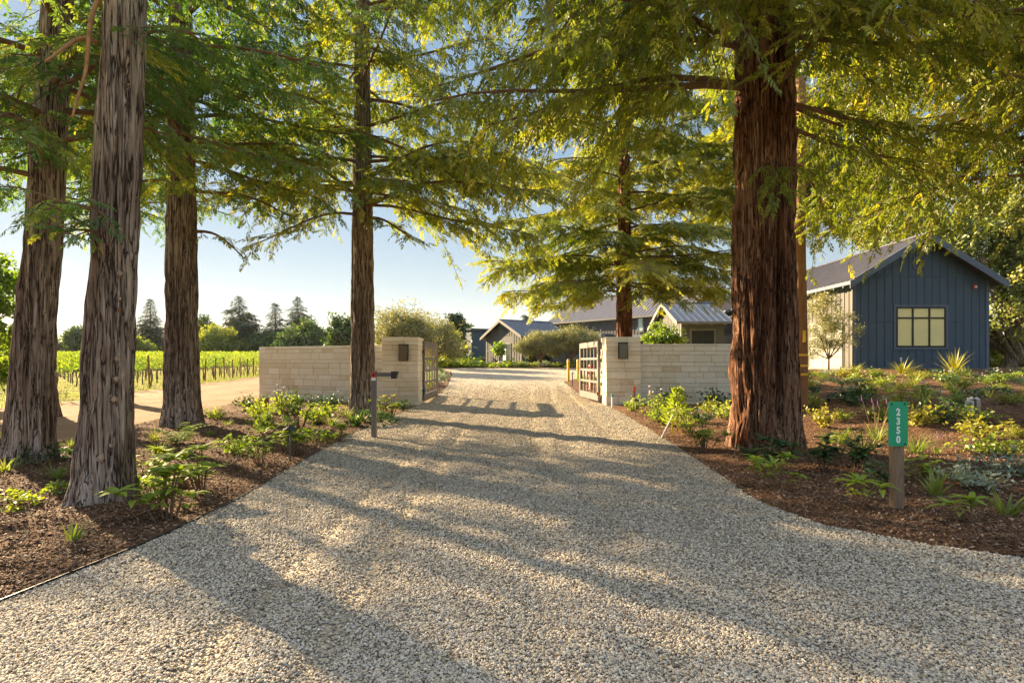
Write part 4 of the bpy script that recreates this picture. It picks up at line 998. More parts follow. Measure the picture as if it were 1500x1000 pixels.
# T6: the thick double trunk
X, Y, _ = gp(1124, 660)
cf = [(RAD(-88), .13, .22), (RAD(100), .2, .16)]
cus = []
rr6 = np.random.RandomState(3)
for k in range(15):
    az = RAD(150 + 140 * (k + rr6.rand()) / 15); z = 6.1 + 2.3 * rr6.rand()
    cus.append(dict(z=z, az=az, L=4.2 + 2.2 * rr6.rand() if az < RAD(235) else 3.4 + 1.2 * rr6.rand(), rise=.16, droop=.20 + .08 * rr6.rand(), hang=.6, bare=.15, br=.06, curve=rr6.uniform(-.3, .3)))
for k in range(11):
    az = RAD(-75 + 95 * (k + rr6.rand()) / 11); z = 6.7 + 2.0 * rr6.rand()
    cus.append(dict(z=z, az=az, L=3.2 + 2.2 * rr6.rand(), rise=.14, droop=.24, hang=.6, br=.05, curve=rr6.uniform(-.3, .3)))
cus += [dict(z=6.0, az=RAD(8), L=4.6, rise=-.02, droop=.10, bare=.2, hang=.4), dict(z=4.9, az=RAD(255), L=.9, rise=-.3, droop=.6, hang=.9, dens=1.4, br=.015), dict(z=6.2, az=RAD(30), L=4.0, rise=.05, droop=.2), dict(z=5.7, az=RAD(22), L=4.6, rise=.0, droop=.13, dens=.65), dict(z=5.4, az=RAD(48), L=4.2, rise=.02, droop=.14, dens=.6)]
T6 = redwood('redwood_tree', 'massive double-trunked redwood with deep red furrowed bark between limestone wall and pole', (X - .03, Y), 25, .50, (-.002, 0), 57, (RED, FIR), 8.0, 5.6, 60, 8.8, .40, custom=cus, group='redwoods lining the drive', hang=.5, dens=.82,
    trunk_kw=dict(flare=.19, ridges=1.35, cleft=cf, taper=.6, lobes=.03))
# redwood beyond the frame on the right whose boughs hang into the picture, and one hidden behind the double trunk
cus = []
for k in range(17):
    az = RAD(115 + 130 * (k + rr6.rand()) / 17); z = 6.5 + 2.2 * rr6.rand()
    cus.append(dict(z=z, az=az, L=4.2 + 2.0 * rr6.rand(), rise=.10, droop=.20 + .1 * rr6.rand(), hang=.55, br=.055, curve=rr6.uniform(-.3, .3)))
cus += [dict(z=5.9, az=RAD(150), L=5.4, rise=.02, droop=.19, dens=.65, hang=.5), dict(z=5.6, az=RAD(172), L=5.0, rise=.02, droop=.2, dens=.6, hang=.5)]
T7 = redwood('redwood_tree', 'redwood at the picture edge whose long fronds hang in front of the blue-grey gabled building', (12.9, 11.6), 21, .45, (0, 0), 71, (RED, FIR), 8.2, 5.0, 44, 8.9, .40, custom=cus, group='redwoods lining the drive', hang=.5, dens=.82)
T8 = redwood('redwood_tree', 'redwood standing behind the double trunk, its light boughs showing past the utility pole', (at(1122, 25), 25), 20, .34, (0, 0), 83, (RED, FIR), 7.4, 5.6, 64, 16, .46, custom=[dict(z=7.3, az=RAD(5), L=5.4, rise=-.02, droop=.1), dict(z=7.9, az=RAD(-20), L=5.4, rise=.05, droop=.1)], group='redwoods lining the drive', droop=.10)

T9 = redwood('redwood_tree', 'redwood farther off behind the stub-dotted trunk, its crown closing the gap beside it', (at(168, 21.5), 21.5), 12, .33, (0, 0), 91, (GREY, DARK), 7.2, 4.3, 34, 14.5, .46, dens=.6, group='redwoods lining the drive')
T10 = redwood('redwood_tree', 'redwood hidden behind the leaning trunk, dark crown at the top picture corner', (at(66, 16), 16), 11.5, .27, (0.02, 0), 97, (GREY, DARK), 7.4, 4.0, 30, 11, .44, dens=.6, group='redwoods lining the drive')

# ------------------------------------------------------------------ broad-leaved and far trees
def leaf_shapes(w=.5, seed=0, n=3, bend=.15):
    out = []
    r = np.random.RandomState(seed)
    for k in range(n):
        b = bend * (.5 + r.rand())
        V = np.array([(0, 0, 0), (.45, w * .5, -b * .2), (1, 0, -b), (.45, -w * .5, -b * .2)]); out.append((V, np.array([(0, 1, 2, 3)])))
    return out
LEAF = leaf_shapes(.62); NARROW = leaf_shapes(.30, 2)
def cluster_shape(seed, n, w, spread):
    r = np.random.RandomState(seed); V = []; Q = []
    for i in range(n):
        p = r.randn(3) * spread; d = r.randn(3); d[2] -= .3; d /= np.linalg.norm(d); s = np.cross(d, r.randn(3)); s /= np.linalg.norm(s)
        k = len(V); V += [p, p + d * .42 + s * w / 2, p + d, p + d * .42 - s * w / 2]; Q.append((k, k + 1, k + 2, k + 3))
    return np.array(V), np.array(Q)
CLUST = [cluster_shape(s, 5, .55, .5) for s in range(5)]
CLUST_N = [cluster_shape(s, 6, .26, .55) for s in range(5)]

def leafy(name, label, cat, base, lobes, n, size, leafmat, barkmat, trunk, shapes=CLUST, clump=.22, group=None, seed=0, limbs=True, shell=.75, zg=None):
    """trunk = (radius, fork height); lobes = ellipsoids (dx, dy, z, rx, ry, rz)"""
    r = np.random.RandomState(seed + 100); x, y = base; zg = gh(x, y) if zg is None else zg
    t = thing(name, label, cat, (x, y, zg), 0, group)
    mb = MB(); tr, fk = trunk
    zz = np.linspace(-.2, fk, 8); wob = .12 * tr
    P = np.stack([wob * np.sin(zz * 1.7 + seed) * 2, wob * np.cos(zz * 1.3 + seed) * 2, zz], -1)
    mb.tube(P, tr * (1.25 - .5 * np.linspace(0, 1, 8) ** .6) + tr * .4 * np.exp(-np.linspace(0, 6, 8)), 12, False)
    tot = sum(l[3] * l[4] * l[5] for l in lobes); acc = []
    for (dx, dy, z, rx, ry, rz) in lobes:
        c = np.array([dx, dy, z])
        if limbs:
            s0 = P[-1]; mid = (s0 + c) / 2 + np.array([dx * .12, dy * .12, -.06 * rz])
            u = np.linspace(0, 1, 7)[:, None]; Q = (1 - u) ** 2 * s0 + 2 * u * (1 - u) * mid + u ** 2 * c
            mb.tube(Q, tr * (.62 - .5 * u[:, 0]), 7, False)
        m = max(40, int(n * rx * ry * rz / tot)); nc = max(6, int(m / 28))
        d = r.randn(nc, 3); d /= np.linalg.norm(d, axis=1)[:, None]
        rad = shell + (1 - shell) * r.rand(nc) ** .5; rad = rad * (.8 + .35 * r.rand(nc)); inner = r.rand(nc) < .25; rad[inner] *= .55
        cen = c + d * rad[:, None] * np.array([rx, ry, rz])
        if limbs:
            for q in cen[:: max(1, nc // 14)]:
                a = c * .7 + P[-1] * .3; mb.tube([a, (a + q) / 2 + r.randn(3) * .1 * rx, q], [tr * .16, tr * .1, tr * .03], 4, False)
        k = r.randint(0, nc, m); cl = clump * (rx + ry + rz) / 3 * (.7 + .6 * r.rand(nc))
        pos = cen[k] + r.randn(m, 3) * cl[k][:, None] * np.array([1, 1, .7])
        ex = r.randn(m, 3) + np.array([0, 0, -.35]) + .6 * d[k]; ez = r.randn(m, 3) * .6 + np.array([0, 0, 1.])
        tone = r.normal(.45, .2, nc)
        acc.append((pos, ex, ez, size * r.uniform(.65, 1.25, m), np.clip(tone[k] + r.randn(m) * .14, 0, 1)))
    mb.build('trunk', barkmat, t, True)
    pos, ex, ez, sz, va = (np.concatenate([q[k] for q in acc]) for k in range(5))
    V, Q, v_ = place_shapes(shapes, pos, ex, ez, sz, va, r)
    link('crown', fast_mesh('crown', V, Q, leafmat, v_), t)
    return t

def ball(w, h, z0, k=5, seed=0):
    """a loose crown of k lobes, w wide, from z0 to z0 + h"""
    r = np.random.RandomState(seed); L = [(0, 0, z0 + h * .55, w * .32, w * .32, h * .40)]
    for i in range(k):
        a = i * 6.28 / k + r.rand(); d = w * .27 * (.7 + .5 * r.rand())
        L.append((d * math.cos(a), d * math.sin(a), z0 + h * r.uniform(.28, .68), w * r.uniform(.18, .25), w * r.uniform(.18, .25), h * r.uniform(.22, .32)))
    return L

def far_conifer(label, u, Y, vtop, w, seed, ragged=.3, group='conifers beyond the vineyard', name='conifer_tree', zb=1.2):
    x = at(u, Y); zg = gh(x, Y); H = zt(vtop, Y) - zg; r = np.random.RandomState(seed)
    t = thing(name, label, 'tree', (x, Y, zg), 0, group)
    mb = MB(); mb.tube([(0, 0, -.3), (0.1, 0, H * .5), (0, 0, H * .98)], [H * .022, H * .014, H * .003], 8, False); acc = []
    nb = int(60 + H * 4)
    for i in range(nb):
        f = (i + r.rand()) / nb; z = zb + (H - zb) * f; L = (w / 2) * ((1 - f) ** .75 + .03) * r.uniform(1 - ragged, 1.1 + ragged)
        az = i * 2.4 + seed; bough(mb, acc, r, (0, 0, z), az, max(L, .3), .12, .22, .05, .5, 1.5 * max(.45, min(1, L / 4)), wide=.6, bare=.1, hang=.25)
    mb.build('trunk', M['twig'], t)
    pos, ex, ez, sz, va = (np.concatenate([q[k] for q in acc]) for k in range(5))
    V, Q, v_ = place_shapes(SPRAYS_FAR, pos, ex, ez, sz, va, r); link('crown', fast_mesh('crown', V, Q, M['far_fir'], v_), t)
    return t

far_conifer('pointed conifer beyond the vines, seen between the two nearer grey trunks', 220, 125, 437, 8, 3, .22)
far_conifer('broad dark conifer with ragged tiers beyond the vines, just past the third trunk', 350, 115, 433, 9.5, 9, .55)
far_conifer('narrow dark conifer beyond the limestone wall end', 403, 118, 443, 6.5, 12, .5)
far_conifer('loose flat-topped pine rising above the round dark oak', 436, 122, 434, 7.5, 15, .75)
far_conifer('small conifer top peeking over the small gabled house roof', 770, 95, 461, 4, 18, .3, 'conifers behind the houses')
far_conifer('dark conifer seen above the house roofs beyond the sunlit redwood trunk', 1030, 105, 408, 9, 19, .3, 'conifers behind the houses')
def far_leafy(label, u, Y, vtop, wpx, mat, seed, size=.55, n=2200, z0=.6, group='round trees beyond the vineyard', bark='bark_oak', name='broadleaf_tree', shapes=CLUST, k=6, trunk=None, clump=.20):
    x = at(u, Y); zg = gh(x, Y); H = zt(vtop, Y) - zg; w = wpx / F * Y
    return leafy(name, label, 'tree', (x, Y), ball(w, H - z0, z0, k, seed), n, size, M[mat], M[bark], trunk or (max(.12, w * .03), z0 + H * .12), shapes, clump, group, seed)
far_leafy('hazy dark round tree beside the distant hill', 118, 130, 480, 52, 'far_green', 1)
far_leafy('low bright green tree beyond the vines, left of the pointed conifer', 196, 112, 494, 60, 'far_bright', 2)
far_leafy('bright yellow-green round tree beyond the vines by the third trunk', 312, 108, 478, 74, 'far_bright', 3)
far_leafy('dark low tree behind the bright round one', 296, 128, 462, 44, 'far_green', 4)
far_leafy('dark round tree at the foot of the ragged conifer', 376, 112, 489, 50, 'far_green', 5)
far_leafy('large round dark oak showing over the limestone wall', 448, 104, 470, 92, 'far_green', 6, n=3600)
far_leafy('round mid-green tree showing over the wall next to the slender redwood', 503, 92, 464, 58, 'far_green', 7)
far_leafy('small dark tree between the far oak and the conifers', 405, 110, 487, 40, 'far_green', 8)
far_leafy('tall grey-green olive tree behind the intercom pillar', 588, 44, 447, 84, 'olive', 11, .27, 3600, .9, 'olive trees behind the wall', shapes=CLUST_N, k=11, clump=.36)
far_leafy('loose olive tree over the open lattice gate', 640, 50, 463, 66, 'olive', 12, .27, 2600, .9, 'olive trees behind the wall', shapes=CLUST_N, k=10, clump=.36)
far_leafy('bright yellow-green rounded bush tree below the cypresses', 655, 58, 486, 42, 'far_bright', 13, .38, 1300, .3, 'garden trees by the court')
far_leafy('dark green garden tree next to the small gabled house', 686, 76, 483, 40, 'far_green', 14, .4, 1500, .3, 'garden trees by the court')
far_leafy('dark loose tree behind the twin cypresses', 682, 92, 470, 26, 'far_green', 15, .5, 700, .3, 'garden trees by the court')
far_leafy('broad green tree low behind the open gate', 622, 64, 480, 60, 'far_green', 16, .45, 1500, .3, 'garden trees by the court')
for u, vt, lb in ((664, 459, 'slim dark cypress, the nearer-left of the twin columns'), (672, 457, 'slim dark cypress, the taller of the twin columns')):
    Yc = 70; x = at(u, Yc); zg = gh(x, Yc); H = zt(vt, Yc) - zg
    leafy('cypress_tree', lb, 'tree', (x, Yc), [(0, 0, H * .45, .36, .36, H * .45), (0, 0, H * .72, .24, .24, H * .27), (0, 0, H * .25, .36, .36, H * .25)], 1500, .30, M['cypress'], M['bark_oak'], (.09, .5), CLUST, .3, 'twin cypresses', int(u), False, .85)
# the two olives of the court
for u, v, vt, wp, sd, lb in ((791, 536, 488, 62, 21, 'rounded olive tree with twisted pale trunk in front of the dark low wing'), (838, 537, 480, 74, 22, 'wide olive tree beside the yellow bollards, paler crown')):
    Yc = 51.5; x = at(u, Yc); zg = gh(x, Yc); k = Yc / F; H = zt(vt, Yc) - zg; w = wp * k
    lob = [(-.3 * w, 0, H * .62, w * .24, w * .26, H * .22), (.28 * w, .1, H * .66, w * .26, w * .26, H * .24), (0, -.3, H * .78, w * .27, w * .3, H * .2), (.05, .5, H * .7, w * .25, w * .25, H * .22), (-.12 * w, -.5, H * .68, w * .2, w * .2, H * .18), (.15 * w, -.5, H * .6, w * .2, w * .2, H * .16)]
    leafy('olive_tree', lb, 'tree', (x, Yc), lob, 4200, .20, M['olive'], M['bark_oak'], (.17, H * .24), CLUST_N, .24, 'olive trees of the court', sd)
for u, vt, lb in ((813, 502, 'young bright green sapling between the two olives'), (735, 503, 'small golden-leaved sapling before the gable of the small house')):
    Yc = 52.5; x = at(u, Yc) if u > 800 else at(u - 6, Yc); zg = gh(x, Yc); H = zt(vt, Yc) - zg
    leafy('sapling_tree', lb, 'tree', (x, Yc), [(0, 0, H * .84, .42, .4, H * .16), (.15, .1, H * .72, .3, .3, H * .12)], 420, .24, M['far_bright' if u > 800 else 'maple'], M['twig'], (.035, H * .55), CLUST, .3, None, u)
for u, lb in ((779, 'small dark cone-clipped shrub to one side of the first olive trunk'), (797, 'small dark cone-clipped shrub just past the first olive trunk')):
    Yc = 54; x = at(u, Yc); leafy('cone_shrub', lb, 'shrub', (x, Yc), [(0, 0, .7, .42, .42, .7), (0, 0, 1.4, .24, .24, .6)], 500, .2, M['cypress'], M['twig'], (.05, .3), CLUST, .3, 'clipped cone shrubs', u, False)
# oak behind the blue-grey building
Yo = 37.5; xo = at(1478, Yo); k = Yo / F
lob = []
ro = np.random.RandomState(8)
for (u, v, s) in ((1350, 330, 44), (1390, 300, 52), (1440, 300, 60), (1480, 340, 60), (1425, 360, 55), (1480, 420, 52), (1460, 470, 40), (1500, 290, 60), (1530, 360, 60), (1400, 345, 45), (1345, 360, 34), (1540, 430, 55), (1470, 500, 26), (1440, 425, 30)):
    lob.append((at(u, Yo) - xo, ro.uniform(-1.5, 2.5) + (2.2 if u < 1450 else 0), zt(v, Yo) - gh(xo, Yo), s * k, s * k * 1.1, s * k * .8))
oak = leafy('oak_tree', 'spreading oak with several pale stems behind the blue-grey gabled building', 'tree', (xo, Yo), lob, 10500, .25, M['oak'], M['bark_oak'], (.42, .9), CLUST, .19, None, 77, True, .75)
mb = MB()
for P, r0_ in (([(1496, 533), (1478, 505), (1462, 470), (1446, 435), (1425, 380)], .34), ([(1500, 533), (1490, 500), (1476, 470), (1470, 420), (1474, 360)], .28), ([(1488, 533), (1470, 512), (1452, 482), (1448, 470)], .2)):
    Q = np.array([(at(u, Yo) - xo, -.3 - .1 * i, zt(v, Yo) - gh(xo, Yo)) for i, (u, v) in enumerate(P)]); tt = np.linspace(0, 1, 20)
    Q = np.stack([np.interp(tt, np.linspace(0, 1, len(Q)), Q[:, i]) for i in range(3)], -1)
    for _ in range(5): Q[1:-1] = (Q[:-2] + 2 * Q[1:-1] + Q[2:]) / 4
    mb.tube(Q, r0_ * (1 - .55 * tt), 12)
mb.build('stem', M['bark_oak'], oak, True)
for u, Yq, vt, wd, lb in ((1452, 44, 505, 5.0, 'dense dark shrub beside the pale oak stems behind the blue-grey building'), (1512, 46, 495, 6, 'dense dark shrub past the oak stems at the picture edge'), (1408, 56, 500, 7, 'broad dark shrub hidden behind the blue-grey building')):
    x = at(u, Yq); H = zt(vt, Yq) - gh(x, Yq); leafy('dense_shrub', lb, 'shrub', (x, Yq), [(dx, 0, H * .5, wd * .3, 1.2, H * .5) for dx in (-wd * .3, 0, wd * .3)], 1500, .3, M['oak'], M['twig'], (.08, .4), CLUST, .3, None, u, False)
# airy young tree in front of the long side wall
Yt = 27.0; xt = at(1214, Yt); k = Yt / F; zgt = gh(xt, Yt)
lob = [(at(u, Yt) - xt, dy, zt(v, Yt) - zgt, s * k, s * k, s * k * .8) for u, v, s, dy in ((1205, 450, 20, 0), (1225, 470, 20, .3), (1195, 485, 17, -.3), (1235, 500, 14, 0), (1245, 462, 10, .1), (1210, 505, 16, .3), (1192, 515, 10, 0), (1252, 482, 9, 0))]
leafy('young_tree', 'airy young multi-stemmed tree in front of the pale side wall, small olive-green leaves', 'tree', (xt, Yt), lob, 1500, .12, M['olive'], M['twig'], (.05, .7), CLUST_N, .34, None, 31)
# bright broad-leaved shoots at the picture's left edge
Ym = 19.0; xm = at(-20, Ym); k = Ym / F
lob = [(at(u, Ym) - xm, dy, zt(v, Ym) - gh(xm, Ym), s * k, s * k, s * k * .7) for u, v, s, dy in ((4, 400, 24, .1), (0, 440, 30, 0), (14, 480, 22, -.2), (-10, 540, 28, 0), (-70, 430, 50, 0), (18, 520, 14, 0), (30, 425, 12, .3))]
leafy('broadleaf_tree', 'bright yellow-green young tree with broad leaves beside the leaning grey trunk', 'tree', (xm, Ym), lob, 2000, .17, M['maple'], M['bark_oak'], (.10, 1.2), CLUST, .30, None, 41)
# trees in the distance filling the gaps seen under the boughs
far_leafy('pale green tree far beyond the vines near the leaning trunk', 20, 120, 486, 80, 'far_green', 51)
far_leafy('far hazy tree beyond the vines, low and wide', 70, 135, 498, 50, 'far_green', 52)
# ------------------------------------------------------------------ vineyard
def vine_mesh(seed, n=125):
    r = np.random.RandomState(seed); mb = MB()
    mb.m = 1; mb.tube([(0, 0, -.1), (.03, .02, .4), (-.03, .0, .78), (0, 0, .92)], [.045, .035, .03, .028], 6)
    mb.tube([(-.8, 0, .90), (-.3, .02, .92), (.3, -.02, .92), (.8, 0, .9)], [.018, .026, .026, .018], 5)
    for i in range(9):
        x = -.75 + 1.5 * i / 8; mb.tube([(x, 0, .92), (x + r.randn() * .06, r.randn() * .1, 1.35), (x + r.randn() * .1, r.randn() * .16, 1.65 + r.rand() * .3)], [.01, .007, .004], 4, False)
    mb.m = 0; mb.cv = .5
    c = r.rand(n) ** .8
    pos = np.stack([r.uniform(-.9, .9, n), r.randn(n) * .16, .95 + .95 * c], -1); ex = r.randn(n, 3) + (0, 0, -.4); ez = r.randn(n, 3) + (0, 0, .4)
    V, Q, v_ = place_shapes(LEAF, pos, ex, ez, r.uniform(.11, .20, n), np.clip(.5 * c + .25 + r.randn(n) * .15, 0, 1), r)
    mb.add(V, Q); mb.var[-1] = v_
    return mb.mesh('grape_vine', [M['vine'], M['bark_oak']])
VINES = [vine_mesh(s) for s in range(5)]
POSTM = MB().box(-.04, .04, -.04, .04, -.2, 1.75, .006).mesh('vineyard_post', M['rust'])
spots = []; posts = []
for k in range(40):
    y = 16.6 + 2.4 * k; x1 = float(VX(y)); posts.append((x1 + .5, y))
    for i in range(60):
        x = x1 - .5 - 1.55 * i
        if x < -1.02 * y - 3: break
        spots.append((x + random.uniform(-.1, .1), y + random.uniform(-.05, .05)))
spots.sort(key=lambda p: p[0] ** 2 + p[1] ** 2)
near, rest = spots[:285], spots[285:]
for i, (x, y) in enumerate(near):
    o = bpy.data.objects.new('grape_vine', VINES[i % 5]); COL.objects.link(o); o.location = (x, y, gh(x, y) - .05); o.rotation_euler = (0, 0, random.choice((0, math.pi)) + random.uniform(-.08, .08)); s = random.uniform(.92, 1.12); o.scale = (1, 1, s)
    o['label'] = 'trellised grapevine with yellow-green leaves in a vineyard row beyond the dirt road'; o['category'] = 'vine'; o['group'] = 'grapevines in the vineyard rows'
Vs = []; Qs = []; vr = []; off = 0
rv = np.random.RandomState(4)
if rest:
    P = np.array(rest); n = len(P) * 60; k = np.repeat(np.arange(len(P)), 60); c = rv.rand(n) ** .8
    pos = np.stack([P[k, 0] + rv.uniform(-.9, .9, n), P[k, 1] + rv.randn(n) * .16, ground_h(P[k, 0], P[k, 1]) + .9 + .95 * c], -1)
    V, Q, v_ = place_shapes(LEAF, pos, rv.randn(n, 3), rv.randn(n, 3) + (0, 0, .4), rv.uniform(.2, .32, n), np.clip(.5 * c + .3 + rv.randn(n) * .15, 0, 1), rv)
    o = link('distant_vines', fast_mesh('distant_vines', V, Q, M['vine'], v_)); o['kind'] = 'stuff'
for i, (x, y) in enumerate(posts[:26]):
    o = bpy.data.objects.new('vineyard_post', POSTM); COL.objects.link(o); o.location = (x, y, gh(x, y)); o.rotation_euler = (random.uniform(-.03, .03), random.uniform(-.03, .03), random.uniform(0, 1)); o.scale = (1, 1, random.uniform(.94, 1.06))
    o['label'] = 'rusty brown end post of a vineyard row along the dirt road'; o['category'] = 'post'; o['group'] = 'end posts of the vineyard rows'
# low grass between the road and the vines
n = 4500; y = rv.uniform(14, 75, n) ; x = VX(y) + 1.6 - rv.rand(n) ** 1.5 * 14
pos = np.stack([x, y, ground_h(x, y) - .06], -1)
blade = [(np.array([(-.06, 0, 0), (.06, 0, 0), (.10, .1, .7), (.02, .15, 1.0)]), np.array([(0, 1, 2, 3)])), (np.array([(-.08, 0, 0), (.04, 0, 0), (-.05, -.1, .8), (-.15, -.2, 1.0)]), np.array([(0, 1, 2, 3)]))]
V, Q, v_ = place_shapes(blade, pos, np.stack([rv.randn(n), rv.randn(n), 0 * x], -1), np.tile([0, 0, 1.], (n, 1)), rv.uniform(.10, .26, n), .4 + .6 * rv.rand(n), rv)
o = link('vineyard_grass', fast_mesh('vineyard_grass', V, Q, M['p_grass'], v_)); o['kind'] = 'stuff'

# ------------------------------------------------------------------ hills far off
hx = np.linspace(-2600, -300, 90); hy = np.linspace(1500, 2900, 24); HX, HY = np.meshgrid(hx, hy)
prof = np.clip(np.sin((HY - 1500) / 1400 * math.pi), 0, 1) ** .8
HZ = (74 + 40 * fbm(HX * .0016, HY * .0016, 0, 4, 4) + 14 * fbm(HX * .012, HY * .012, 0, 6, 3)) * prof * sstep(-350, -900, HX) - 8
structure('hills', fast_mesh('hills', np.stack([HX, HY, HZ], -1), grid_faces(24, 90), M['hill'], smooth=True))

# ------------------------------------------------------------------ bed plants
def strip(mb, p, az, L, W, up, bend, r, seg=4, fold=.25):
    """one leaf: a folded strip that arches over"""
    d = np.array([math.cos(az), math.sin(az), 0]); s = np.array([-math.sin(az), math.cos(az), 0]); q = np.array(p, float); el = up; V = []
    for i in range(seg + 1):
        t = i / seg; w = W * (math.sin(math.pi * min(1, .12 + .88 * t) ** .8) if t < 1 else 0.02) * .5
        n = -d * math.sin(el) + np.array([0, 0, math.cos(el)])
        V += [q - s * w + n * w * fold, q.copy(), q + s * w + n * w * fold]
        q = q + (d * math.cos(el) + np.array([0, 0, math.sin(el)])) * L / seg; el -= bend / seg
    Q = []
    for i in range(seg):
        a = 3 * i; Q += [(a, a + 1, a + 4, a + 3), (a + 1, a + 2, a + 5, a + 4)]
    mb.cv = float(np.clip(r.normal(.5, .22), 0, 1)); mb.add(V, Q)

def m_broad(seed, stems=9, L=.17, W=.062):
    r = np.random.RandomState(seed); mb = MB()
    for i in range(stems):
        a = r.rand() * 6.28; rad = .34 * r.rand() ** .6; h = .20 + .30 * r.rand() * (1 - rad)
        top = np.array([math.cos(a) * rad, math.sin(a) * rad, h])
        mb.m = 1; mb.cv = .4; mb.tube([(top[0] * .2, top[1] * .2, -.05), top * .6 + (0, 0, .05), top], [.008, .007, .005], 5, False); mb.m = 0
        k = r.randint(6, 9)
        for j in range(k): strip(mb, top + (0, 0, r.uniform(-.04, .01)), a + j * 6.28 / k + r.randn() * .2, L * r.uniform(.7, 1.25), W * r.uniform(.8, 1.2), r.uniform(.1, .75), r.uniform(.5, 1.3), r)
        for j in range(3): strip(mb, top * r.uniform(.5, .8), r.rand() * 6.28, L * .8, W * .8, r.uniform(0, .5), .8, r)
    return mb
def m_fine(seed, n=330, w=.34, h=.42, size=.055, narrow=False):
    r = np.random.RandomState(seed); mb = MB(); mb.m = 1
    tips = []
    for i in range(16):
        a = r.rand() * 6.28; rad = w * r.rand() ** .6; p = np.array([math.cos(a) * rad, math.sin(a) * rad, h * r.uniform(.55, 1.05) * (1 - .45 * rad / w)]); tips.append(p)
        mb.tube([(p[0] * .1, p[1] * .1, -.05), p * (.55, .55, .5), p], [.006, .005, .003], 4, False)
    tips = np.array(tips); mb.m = 0
    k = r.randint(0, 16, n); u = r.uniform(.3, 1.08, n)[:, None]; pos = tips[k] * u * np.array([1, 1, 1]) + r.randn(n, 3) * .035; pos[:, 2] = np.abs(pos[:, 2])
    V, Q, v_ = place_shapes(NARROW if narrow else LEAF, pos, r.randn(n, 3) + (0, 0, .5), r.randn(n, 3) * .7 + (0, 0, 1), size * r.uniform(.7, 1.4, n), np.clip(.25 + .5 * u[:, 0] * r.rand(n) + .1, 0, 1), r)
    mb.add(V, Q); mb.var[-1] = v_
    return mb
def m_blades(seed, n=60, L=.45, W=.014, up=(.7, 1.5), bend=(.4, 1.6), rad=.06, seg=4, fold=.2):
    r = np.random.RandomState(seed); mb = MB()
    for i in range(n):
        a = r.rand() * 6.28; q = rad * r.rand() ** .5; strip(mb, (math.cos(a) * q, math.sin(a) * q, -.02), a + r.randn() * .5, L * r.uniform(.55, 1.1), W * r.uniform(.8, 1.2), r.uniform(*up), r.uniform(*bend), r, seg, fold)
    return mb
def m_mound(seed, n=260, w=.28, h=.16, size=.06):
    r = np.random.RandomState(seed); mb = MB(); a = r.rand(n) * 6.28; q = w * r.rand(n) ** .5
    pos = np.stack([np.cos(a) * q, np.sin(a) * q, h * (1 - (q / w) ** 2) * r.uniform(.5, 1.1, n) + .01], -1)
    V, Q, v_ = place_shapes(LEAF, pos, np.stack([np.cos(a), np.sin(a), r.uniform(-.1, .9, n)], -1) + r.randn(n, 3) * .4, r.randn(n, 3) * .5 + (0, 0, 1), size * r.uniform(.6, 1.4, n), r.rand(n), r)
    mb.add(V, Q); mb.var[-1] = v_
    return mb
def m_fern(seed):
    r = np.random.RandomState(seed); mb = MB()
    for i in range(11):
        a = r.rand() * 6.28; L = r.uniform(.25, .45); el = r.uniform(.8, 1.35); p = np.zeros(3); d0 = np.array([math.cos(a), math.sin(a), 0])
        for k in range(9):
            p = p + (d0 * math.cos(el) + np.array([0, 0, math.sin(el)])) * L / 9; el -= .14
            for sg in (-1, 1): strip(mb, p, a + sg * 1.15, .11 * (1.1 - k / 10), .03, .1, .5, r, 2)
    return mb
def m_pyramid(seed):
    r = np.random.RandomState(seed); mb = MB(); n = 420; t = r.rand(n) ** .8; a = r.rand(n) * 6.28; q = .26 * (1 - t) ** .8 * r.uniform(.4, 1.05, n)
    pos = np.stack([np.cos(a) * q, np.sin(a) * q, .05 + .72 * t], -1)
    V, Q, v_ = place_shapes(NARROW, pos, np.stack([np.cos(a), np.sin(a), .7 + 0 * a], -1) + r.randn(n, 3) * .3, r.randn(n, 3), .13 * r.uniform(.6, 1.2, n), .3 + .6 * r.rand(n), r); mb.add(V, Q); mb.var[-1] = v_
    mb.m = 1; mb.tube([(0, 0, -.05), (0, 0, .7)], [.012, .004], 5, False); return mb
def with_flowers(mb, seed, n=5, h=.45, rad=.25, spike=False):
    r = np.random.RandomState(seed + 50)
    for i in range(n):
        a = r.rand() * 6.28; q = rad * r.rand() ** .5; p = np.array([math.cos(a) * q, math.sin(a) * q, h * r.uniform(.8, 1.2)])
        mb.m = 1; mb.tube([p * (.4, .4, .3), p], [.004, .003], 4, False); mb.m = 2
        if spike: mb.tube([p, p + (.02, 0, .05), p + (.03, 0, .12)], [.006, .009, .003], 6)
        else: mb.lathe([(0, -.02), (.022, -.008), (.026, .006), (0, .016)], 7, p)
    mb.m = 0; return mb

